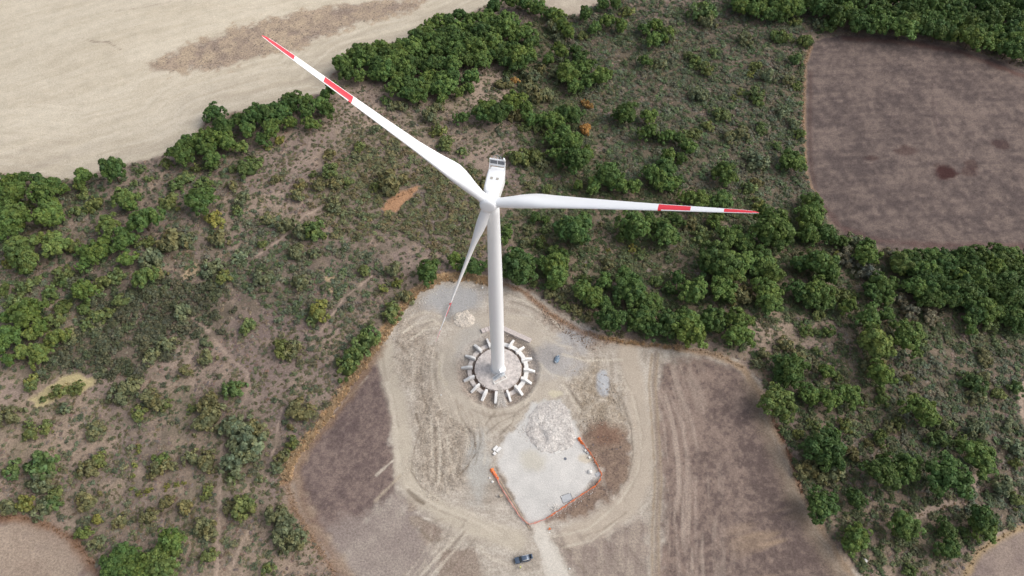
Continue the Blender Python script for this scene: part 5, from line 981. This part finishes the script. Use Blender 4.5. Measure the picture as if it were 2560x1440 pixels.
for _ in range(170):
    a = math.radians(rs.uniform(120, 275)); q = rs.uniform(7.6, 8.5); P.append((q * math.cos(a), q * math.sin(a), -.1 - .9 * max(0, q - 7.9))); S.append(rs.uniform(.2, .5)); T.append(alb(122, 104, 96) * rs.uniform(.7, 1.3))
rocks('loose_stones', 'loose stones strewn over the bare earth clearing', P, S, T)
def boulder(px, py, d, label, c=None, zs=1.0):
    me = rock_mesh(int(px * 7 + py), 2); me.materials.append(M['rock'] if c is None else c); p = G(px, py); o = link('boulder', me, None, (p[0], p[1], p[2] + d * .22), px); o.scale = (d, d, d * zs); return tag(o, label, 'boulder')
boulder(1475, 1180, 1.55, 'big white boulder on the stone pad inside the netting bend', M['paleboard']); boulder(1224, 1195, 0.75, 'cream boulder beside the crumpled orange net, the farther of the pair', M['paleboard']); boulder(1231, 1205, 0.85, 'cream boulder beside the crumpled orange net, the nearer to the road', M['paleboard'])
boulder(1206, 720, 0.8, 'pale boulder at the far rim of the clearing, on brown soil', M['paleboard']); boulder(2163, 1402, 1.1, 'lone white rock in brown grass beside the double crowned tree', M['paleboard']); boulder(1103, 988, 0.55, 'small white boulder lying west of the foundation ribs', M['paleboard']); boulder(1424, 1422, .6, 'white boulder on the edge of the gravel road', M['paleboard'])

# ------------------------------------------------------------------ orange netting round the stone pad
def netting(label, pts, h, mats, heightvar=0.12, step=0.16):
    L = [G(*p) for p in pts]; root = thing('safety_netting', label, 'netting', tuple(L[0]), 0, 'safety netting round the stone pad'); o0 = L[0]
    S_ = [np.zeros(1)]; seg = [np.linalg.norm((L[i + 1] - L[i])[:2]) for i in range(len(L) - 1)]; tot = sum(seg)
    def at(s_):
        for i, l in enumerate(seg):
            if s_ <= l or i == len(seg) - 1: return L[i] + (L[i + 1] - L[i]) * (s_ / l) - o0
            s_ -= l
    npost = max(2, int(tot / 2.6) + 1)
    for k in range(npost):
        p = at(tot * k / (npost - 1)); pm = MB(); pm.tube([(p[0], p[1], p[2] - .15), (p[0] + random.uniform(-.05, .05), p[1] + random.uniform(-.05, .05), p[2] + h + .2)], .03, 6); pm.build('post', M['rebar'], root)
    n_ = int(tot / step); net = MB(); rows = 8; grid = []
    for k in range(n_ + 1):
        s_ = tot * k / n_; p = at(s_); p2 = at(min(tot, s_ + .05)) - at(max(0, s_ - .05)); nn = np.array([-p2[1], p2[0], 0]); nn /= np.linalg.norm(nn) + 1e-9
        sag = .10 * math.sin(s_ * 2.4) + .07 * math.sin(s_ * 5.3 + 1); top = h * (1 - .14 * (0.5 + 0.5 * math.sin(s_ * 2.42)))
        grid.append([p + nn * (sag * (1 - (r_ / rows)) + .12 * math.sin(s_ * 1.7 + r_ * .5)) + np.array([0, 0, .02 + top * r_ / rows]) for r_ in range(rows + 1)])
    def bar(a, b, w_):
        t_ = Vector(b - a); up = Vector((0, 0, 1)) if abs(t_.normalized().z) < .9 else Vector((1, 0, 0)); s1 = t_.cross(up).normalized() * w_; s2 = t_.cross(s1).normalized() * w_
        a, b = Vector(a), Vector(b); net.add([a - s1 - s2, a + s1 - s2, a + s1 + s2, a - s1 + s2, b - s1 - s2, b + s1 - s2, b + s1 + s2, b - s1 + s2], [(0, 1, 5, 4), (1, 2, 6, 5), (2, 3, 7, 6), (3, 0, 4, 7)])
    for k in range(n_):
        for r_ in range(rows + 1): bar(grid[k][r_], grid[k + 1][r_], (.026 if r_ in (0, rows) else .017))
        for r_ in range(rows): bar(grid[k][r_], grid[k][r_ + 1], .018)
    net.build('net', mats, root); return root
netting('orange mesh netting along the road side edge of the pad, partly faded', [(1233, 1180), (1250, 1214), (1275, 1255), (1300, 1293), (1321, 1311)], 0.95, M['pinktape'])
netting('low faded red netting closing the mouth of the gravel road', [(1322, 1312), (1343, 1306), (1364, 1298)], 0.8, M['pinktape'])
netting('long bright orange mesh netting bent round the outer corner of the pad', [(1366, 1297), (1400, 1275), (1450, 1240), (1488, 1216), (1501, 1199), (1504, 1188), (1494, 1166), (1480, 1140), (1462, 1116), (1447, 1097)], 1.0, M['orange'])
def crumple(px0, py0, px1, py1, wd, label, seed):
    A, B = G(px0, py0), G(px1, py1); bm = bmesh.new(); bmesh.ops.create_grid(bm, x_segments=26, y_segments=10, size=.5); L = np.linalg.norm((B - A)[:2])
    for v in bm.verts:
        u_, w_ = v.co.x + .5, v.co.y; x_ = u_ * L; y_ = w_ * wd * (1.1 - .5 * u_); v.co = Vector((x_, y_ + .1 * math.sin(x_ * 6), .12 + max(0, .55 * (1 - (2 * w_) ** 2)) * (1 - .5 * u_) + .22 * fbm(np.array(x_), np.array(y_), .7, seed) ))
    bmesh.ops.solidify(bm, geom=bm.faces[:], thickness=.03); me = bpy.data.meshes.new('crumpled_net'); bm.to_mesh(me); bm.free(); me.materials.append(M['orange'])
    tag(link('crumpled_net', me, None, tuple(A), math.atan2(B[1] - A[1], B[0] - A[0])), label, 'netting')
crumple(1228, 1173, 1246, 1200, 1.15, 'crumpled bright orange net heaped at the pad corner by the white slabs', 4)
crumple(1446, 1095, 1457, 1112, 1.0, 'bunched orange net at the rubble heap end of the long netting', 8)
tb = MB(); A, B = G(1251, 1203), G(1324, 1322)
n_ = 6
for k in range(n_):
    a = A + (B - A) * (k / n_); b = A + (B - A) * ((k + .97) / n_); m_ = (a + b) / 2; l = np.linalg.norm((b - a)[:2]); an = math.atan2((b - a)[1], (b - a)[0])
    if k == 0: tr = thing('timber_edging', 'line of tan timber boards lying along the faded netting', 'timber', tuple(A))
    t_ = MB(); t_.box((0, 0, .09), (l, .26, .18)); t_.build('board', M['wood'], tr, (m_[0] - A[0], m_[1] - A[1], 0), an + random.uniform(-.02, .02))

# ------------------------------------------------------------------ things lying on the pad
def ang(p, q): a, b = G(*p), G(*q); return math.atan2(b[1] - a[1], b[0] - a[0])
an = ang((1235, 1128), (1247, 1115))
p = G(1239, 1121.5); s_ = MB(); s_.box((0, 0, .15), (1.9, .95, .30)); s_.box((0, 0, .43), (1.8, .9, .24)); tag(s_.build('concrete_slab', M['concrete'], None, tuple(p), an, bevel=.02), 'plain white concrete slab in the group beside the stone pad', 'slab', 'white concrete slabs')
p = G(1247.5, 1125.5); s_ = MB(); s_.box((0, .18, .28), (1.95, .75, .56))
for k in range(5): s_.box((-.78 + .39 * k, -.38, .22), (.17, .38, .44))
tag(s_.build('concrete_slab', M['concrete'], None, tuple(p), an, bevel=.015), 'white concrete slab with a comb of stub ribs, beside the stone pad', 'slab', 'white concrete slabs')
p = G(1236.5, 1134.5); s_ = MB(); s_.box((0, 0, .32), (1.0, .85, .64), taper=.94); tag(s_.build('concrete_block', M['concrete'], None, tuple(p), an, bevel=.03), 'squat white concrete block next to the two white slabs', 'block')
p = G(1394, 1131); s_ = MB(); an = ang((1386, 1134), (1402, 1127))
pl_ = thing('pallet', 'white wooden pallet lying against the foot of the rubble heap', 'pallet', tuple(p), an)
for k in range(5):
    b_ = MB(); b_.box((0, -.32 + .16 * k, .17), (2.0, .13, .04)); b_.build('slat', M['paleboard'], pl_)
for k in (-.85, 0, .85): b_ = MB(); b_.box((k, 0, .075), (.12, .78, .145)); b_.build('bearer', M['paleboard'], pl_)
def crate(px, py, sz, label, m_, an):
    p = G(px, py); c = thing('crate', label, 'crate', tuple(p), an, 'small crates along the netting'); b_ = MB(); b_.box((0, 0, sz * .4), (sz, sz * .8, sz * .78)); b_.build('body', m_, c, bevel=.02); b_ = MB(); b_.box((0, 0, sz * .815), (sz * 1.06, sz * .86, .05)); b_.build('lid', m_, c)
an = ang((1463, 1125), (1478, 1150))
crate(1463.5, 1127.5, .62, 'white crate by the netting, touching a grey crate', M['paleboard'], an); crate(1469, 1132.5, .62, 'grey crate by the netting between two white crates', M['greymat'], an); crate(1473.5, 1144.5, .68, 'white crate standing alone by the netting', M['paleboard'], an)
crate(1253, 1240, .95, 'tan wooden crate on bare earth outside the faded netting', M['wood'], .4)
p = G(1495, 1186); b_ = MB(); b_.box((0, 0, .09), (1.55, 1.25, .18)); tag(b_.build('paving_slab', M['greymat'], None, tuple(p), .5, bevel=.02), 'flat grey slab in the outer corner of the orange netting', 'slab')
p = G(1413, 1147); b_ = MB(); b_.lathe([(.48, 0), (.48, .03), (.44, .045), (.1, .05)], 28); mh = b_.build('manhole_cover', M['radiator'], None, (p[0], p[1], p[2] + .005)); tag(mh, 'round dark manhole cover in the middle of the stone pad', 'manhole cover')
p = G(1417, 1245); an = ang((1402, 1256), (1433, 1244)); sh_ = thing('groundsheet', 'grey plastic groundsheet spread inside the netting with dark edges', 'sheet', tuple(p), an)
bm = bmesh.new(); bmesh.ops.create_grid(bm, x_segments=18, y_segments=14, size=.5)
for v in bm.verts: v.co = Vector((v.co.x * 3.2, v.co.y * 2.3, .035 + .05 * float(fbm(np.array(v.co.x * 3), np.array(v.co.y * 3), .8, 6))))
bmesh.ops.solidify(bm, geom=bm.faces[:], thickness=.01); me = bpy.data.meshes.new('sheet'); bm.to_mesh(me); bm.free(); me.materials.append(M['greymat']); link('sheet', me, sh_)
for (x0, y0, x1, y1) in ((-1.6, -1.15, 1.6, -1.15), (1.6, -1.15, 1.6, 1.15), (1.6, 1.15, -1.6, 1.15), (-1.6, 1.15, -1.6, -1.15)): b_ = MB(); b_.tube([(x0, y0, .09), ((x0 + x1) / 2, (y0 + y1) / 2, .07), (x1, y1, .09)], .045, 6); b_.build('edge_rope', M['dark'], sh_)
for (x0, y0) in ((-1.45, 1.0), (1.35, 1.1)):
    me = rock_mesh(int(x0 * 9), 1); me.materials.append(M['paleboard']); o = link('weight_stone', me, sh_, (x0, y0, .16)); o.scale = (.34, .34, .3)
for (px, py, r_) in ((1478, 1208, .2), (1486, 1203, .5)):
    p = G(px, py); an = ang((1470, 1215), (1490, 1200)) + r_; rm = thing('rebar_mat', 'rusty steel reinforcing mat leaning on the low edge of the pad' if r_ < .3 else 'rusty steel reinforcing mat lying nearest the flat grey slab', 'rebar mat', tuple(p), an, 'steel mats inside the netting')
    for k in range(7): b_ = MB(); b_.tube([(-.9 + .3 * k, -.8, .06), (-.9 + .3 * k, .8, .08)], .022, 5); b_.build('bar', M['rebar'], rm)
    for k in range(4): b_ = MB(); b_.tube([(-1.0, -.6 + .4 * k, .1), (1.0, -.6 + .4 * k, .1)], .022, 5); b_.build('bar', M['rebar'], rm)
P, S, T = [], [], []
q = G(1386, 1273)
for _ in range(70): d = rs.normal(size=2) * .75; P.append((q[0] + d[0], q[1] + d[1], max(.02, .4 - .35 * np.hypot(*d)))); S.append(rs.uniform(.15, .5)); T.append(alb(226, 220, 212) * rs.uniform(.85, 1.1))
rocks('white_debris', 'small pile of white broken debris against the orange netting', P, S, T)
# warning board by the road
p = G(1375, 1326); sg = thing('warning_sign', 'small orange and white warning board standing by the gravel road', 'sign', tuple(p), .3)
b_ = MB(); b_.tube([(-.25, .2, 0), (0, 0, 1.0)], .03, 6); b_.tube([(.25, .2, 0), (0, 0, 1.0)], .03, 6); b_.tube([(0, -.3, 0), (0, 0, 1.0)], .03, 6); b_.build('tripod', M['dark'], sg)
b_ = MB(); b_.prism([(-.5, .35), (.5, .35), (0, 1.2)], -.02, .02, Matrix.Rotation(math.radians(-35), 4, 'X')); b_.build('board', M['orange'], sg)
b_ = MB(); b_.box((-.35, -.55, .06), (.55, .35, .12)); b_.build('foot_plate', M['paleboard'], sg)
# blue bundle on the grey gravel
A, B = G(1396, 889), G(1389, 909); L = np.linalg.norm((B - A)[:2]); an = math.atan2(B[1] - A[1], B[0] - A[0]); bb = thing('plastic_bundle', 'steel blue bundle of plastic sheeting on grey gravel east of the foundation', 'bundle', tuple(A), an)
bm = bmesh.new(); bmesh.ops.create_icosphere(bm, subdivisions=4, radius=.5)
for v in bm.verts:
    u_ = v.co.x + .5; gro = 1 - .22 * math.exp(-((u_ - .62) / .05) ** 2) - .16 * math.exp(-((u_ - .33) / .04) ** 2); k = 1 + .12 * float(fbm(np.array(v.co.x * 3 + 5), np.array(v.co.y * 3 + v.co.z * 2), .5, 7)); v.co = Vector((u_ * L, v.co.y * 1.75 * gro * k, .34 + v.co.z * .95 * gro * k))
me = bpy.data.meshes.new('wrap'); bm.to_mesh(me); bm.free(); me.materials.append(M['bluewrap']); me.polygons.foreach_set('use_smooth', [True] * len(me.polygons)); link('wrap', me, bb)
b_ = MB(); b_.tube([(L * .2 + .5 * math.cos(t_), .2 + .45 * math.sin(t_), .85 - .1 * math.cos(t_)) for t_ in np.linspace(0, 5.2, 16)], .06, 6); b_.build('hose_loop', M['paleboard'], bb, smooth=True)
b_ = MB(); b_.tube([(L * .92 + .2 * math.cos(t_), -.1 + .2 * math.sin(t_), .62) for t_ in np.linspace(0, 6.28, 13)], .05, 6, cap=False); b_.build('hose_end', M['paleboard'], bb, smooth=True)

# ------------------------------------------------------------------ car
def paint_mat():
    m, n, b = mat('dark_blue_car_paint'); b.inputs['Base Color'].default_value = (.085, .115, .165, 1); b.inputs['Roughness'].default_value = .32; b.inputs['Coat Weight'].default_value = .6; b.inputs['Coat Roughness'].default_value = .08; b.inputs['Metallic'].default_value = .25; return m
M['car'] = paint_mat(); M['glass'] = simple('dark_glass', (.012, .016, .022), .08, .05, 1, spec=.6); M['lamp'] = simple('lamp_lens', (.7, .7, .7), .2, .03, 2); M['tail'] = simple('tail_lens', (.35, .02, .02), .3, .05, 2)
A, B = G(1288.5, 1402, .8), G(1324, 1393.5, .8); C_ = (A + B) / 2; an = math.atan2(A[1] - B[1], A[0] - B[0])
car = thing('car', 'dark blue off road car with roof rails, parked on bare earth by the gravel road', 'car', (C_[0], C_[1], 0.02), an)
SEC = [(2.28, .62, .45, .78), (2.22, .80, .42, .92), (2.0, .90, .36, 1.00), (1.3, .93, .34, 1.06), (.95, .93, .34, 1.09), (0, .935, .34, 1.10), (-1.2, .935, .34, 1.12), (-2.05, .92, .38, 1.12), (-2.28, .86, .45, 1.08)]
def loft(secs, profile):
    V, F = [], []; n_ = None
    for s_ in secs:
        pr = profile(*s_); n_ = len(pr); V += pr
    F = [(i * n_ + j, i * n_ + (j + 1) % n_, (i + 1) * n_ + (j + 1) % n_, (i + 1) * n_ + j) for i in range(len(secs) - 1) for j in range(n_)] + [tuple(range(n_)), tuple((len(secs) - 1) * n_ + j for j in range(n_ - 1, -1, -1))]
    return V, F
body = MB(); body.add(*loft(SEC, lambda x_, hw, zb, zt: [(x_, hw * .92, zb), (x_, hw, zb + .15), (x_, hw, zt - .16), (x_, hw * .94, zt - .05), (x_, hw * .8, zt), (x_, -hw * .8, zt), (x_, -hw * .94, zt - .05), (x_, -hw, zt - .16), (x_, -hw, zb + .15), (x_, -hw * .92, zb)]))
bo = body.build('body', M['car'], car, smooth=True); bo.modifiers.new('edges', 'EDGE_SPLIT').split_angle = math.radians(35)
cab = MB(); cab.add(*loft([(.98, .80, 1.05, 1.10), (.35, .76, 1.05, 1.66), (.1, .75, 1.05, 1.74), (-1.0, .74, 1.05, 1.78), (-1.95, .72, 1.05, 1.74), (-2.18, .74, 1.05, 1.35)], lambda x_, hw, zb, zt: [(x_, hw + .10, zb), (x_, hw, zt - .06), (x_, hw - .08, zt), (x_, -hw + .08, zt), (x_, -hw, zt - .06), (x_, -hw - .10, zb)]))
cab.build('windows', M['glass'], car)
rf = MB(); rf.add(*loft([(.30, .70, 1.66, 1.72), (.0, .74, 1.72, 1.80), (-1.0, .74, 1.76, 1.84), (-1.9, .72, 1.73, 1.80)], lambda x_, hw, zb, zt: [(x_, hw, zb), (x_, hw, zt - .03), (x_, hw - .12, zt), (x_, -hw + .12, zt), (x_, -hw, zt - .03), (x_, -hw, zb)])); rf.build('roof', M['car'], car, smooth=True)
for sy in (-1, 1):
    r_ = MB(); r_.tube([(.0, sy * .68, 1.82), (-.1, sy * .68, 1.90), (-1.8, sy * .67, 1.90), (-1.9, sy * .67, 1.81)], .045, 8); r_.build('roof_rail', M['lamp'], car, smooth=True)
    m_ = MB(); m_.box((.72, sy * 1.06, 1.14), (.16, .22, .17)); m_.build('mirror', M['car'], car, bevel=.03)
    h_ = MB(); h_.box((2.19, sy * .66, .78), (.16, .30, .16)); h_.build('headlight', M['lamp'], car, bevel=.03)
    h_ = MB(); h_.box((-2.27, sy * .78, .95), (.07, .14, .36)); h_.build('tail_light', M['tail'], car, bevel=.02)
    for k, xx in enumerate((.5, -.62, -1.58)):
        pz = MB(); pz.box((xx, sy * .835, 1.37), (.07, .06, .56), Matrix.Translation((0, sy * -.415 * 0.0, 0))); pz.build('pillar', M['car'], car)
    for xx in (1.42, -1.42):
        wl = link('wheel', None, car, (xx, sy * .82, .37)); t_ = MB(); t_.lathe([(.24, -.11), (.35, -.12), (.37, -.07), (.37, .07), (.35, .12), (.24, .11)], 28, mx=Matrix.Rotation(math.radians(90), 4, 'X')); t_.build('tyre', M['dark'], wl, smooth=True)
        t_ = MB(); t_.lathe([(.24, -.10), (.24, .10), (.08, .13), (.02, .13)], 20, mx=Matrix.Rotation(math.radians(-90 * sy), 4, 'X')); t_.build('rim', M['steel'], wl)
tg = MB(); tg.prism([(-1.98, 1.74), (-1.94, 1.82), (-2.95, 1.98), (-3.0, 1.90)], -.70, .70); to = tg.build('tailgate', M['car'], car, bevel=.02); gl = MB(); gl.prism([(-2.05, 1.835), (-2.05, 1.848), (-2.62, 1.94), (-2.62, 1.925)], -.58, .58); gl.build('rear_window', M['glass'], to)
pl2 = MB(); pl2.box((-2.98, .1, 1.80), (.06, .62, .30)); pl2.build('number_plate_panel', M['lamp'], to)
bp = MB(); bp.box((-2.36, 0, .58), (.16, 1.66, .22)); bp.build('bumper', M['dark'], car, bevel=.04); bp = MB(); bp.box((2.30, 0, .50), (.12, 1.5, .20)); bp.build('bumper', M['dark'], car, bevel=.04)

# ------------------------------------------------------------------ person in a yellow vest beside the car
M['skin'] = simple('skin', (.45, .28, .20), .6, .05, 5); M['hiviz'] = simple('yellow_vest_fabric', (.62, .72, .06), .7, .1, 6); M['trousers'] = simple('dark_trousers', (.05, .055, .07), .85, .15, 6); M['helmet'] = simple('pale_yellow_helmet', (.80, .80, .35), .35, .03, 3)
def person():
    p = G(1301, 1419.5); root = thing('person', 'person in a yellow high visibility vest and pale helmet beside the dark car', 'person', (p[0], p[1], .02), math.radians(70))
    J = {'pel': (0, 0, .95, .15), 'spi': (0, .01, 1.18, .145), 'che': (0, .01, 1.38, .165), 'nec': (0, .0, 1.52, .06), 'hea': (0, -.02, 1.64, .095), 'crn': (0, -.01, 1.72, .085)}
    E = [('pel', 'spi'), ('spi', 'che'), ('che', 'nec'), ('nec', 'hea'), ('hea', 'crn')]
    for n_, s_ in (('l', 1), ('r', -1)):
        J.update({n_ + 'sh': (s_ * .19, 0, 1.43, .075), n_ + 'el': (s_ * .27, .03, 1.15, .05), n_ + 'wr': (s_ * .25, -.12, .93, .034), n_ + 'pa': (s_ * .245, -.17, .86, .036), n_ + 'hp': (s_ * .10, 0, .90, .11), n_ + 'kn': (s_ * .12, -.02, .49, .065), n_ + 'an': (s_ * .13, .02, .09, .045), n_ + 'to': (s_ * .15, -.16, .04, .04)})
        E += [('che', n_ + 'sh'), (n_ + 'sh', n_ + 'el'), (n_ + 'el', n_ + 'wr'), (n_ + 'wr', n_ + 'pa'), ('pel', n_ + 'hp'), (n_ + 'hp', n_ + 'kn'), (n_ + 'kn', n_ + 'an'), (n_ + 'an', n_ + 'to')]
        for k, (dx, ln) in enumerate(((-.03, .075), (-.01, .09), (.01, .085), (.03, .065))):
            J[f'{n_}f{k}'] = (s_ * .245 + dx, -.19 - ln * .5, .835 - ln * .4, .010); J[f'{n_}g{k}'] = (s_ * .245 + dx, -.19 - ln * .7, .835 - ln * .95, .008); E += [(n_ + 'pa', f'{n_}f{k}'), (f'{n_}f{k}', f'{n_}g{k}')]
        J[n_ + 't'] = (s_ * .20, -.19, .87, .010); E.append((n_ + 'pa', n_ + 't'))
    K = list(J); me = bpy.data.meshes.new('body'); me.from_pydata([J[k][:3] for k in K], [(K.index(a), K.index(b)) for a, b in E], []); b = link('body', me, root)
    b.modifiers.new('skin', 'SKIN'); sv = me.skin_vertices[0].data
    for i, k in enumerate(K): sv[i].radius = (J[k][3], J[k][3]); sv[i].use_root = (k == 'pel')
    b.modifiers.new('sub', 'SUBSURF').levels = 1; me.materials.append(M['trousers'])
    v = MB(); v.add(*loft([(.93, .20, .145, 0), (1.10, .205, .16, 0), (1.32, .235, .185, 0), (1.44, .225, .15, 0), (1.50, .12, .10, 0)], lambda z, a, b_, _: [(a * math.cos(t_), b_ * math.sin(t_) + .01, z) for t_ in np.linspace(0, 6.283, 19)[:-1]])); v.build('vest', M['hiviz'], root, smooth=True)
    for s_ in (1, -1): v = MB(); v.tube([(s_ * .17, 0, 1.45), (s_ * .235, .01, 1.34), (s_ * .275, .03, 1.14)], [.095, .088, .075], 10); v.build('sleeve', M['hiviz'], root, smooth=True)
    h = MB(); h.lathe([(.145, 1.70), (.135, 1.72), (.125, 1.78), (.09, 1.835), (.03, 1.855)], 20); h.build('helmet', M['helmet'], root, smooth=True)
    f = MB(); f.lathe([(.045, 1.535), (.082, 1.57), (.092, 1.64), (.096, 1.70)], 16, mx=Matrix.Translation((0, -.025, 0))); fo = f.build('face', M['skin'], root, smooth=True)
    f = MB(); f.box((0, -.125, 1.625), (.025, .04, .05), taper=.5); f.build('nose', M['skin'], fo)
    for s_ in (1, -1):
        f = MB(); f.box((s_ * .035, -.113, 1.655), (.026, .014, .012)); f.build('eye', M['dark'], fo); f = MB(); f.box((s_ * .098, -.02, 1.64), (.02, .04, .06)); f.build('ear', M['skin'], fo)
person()
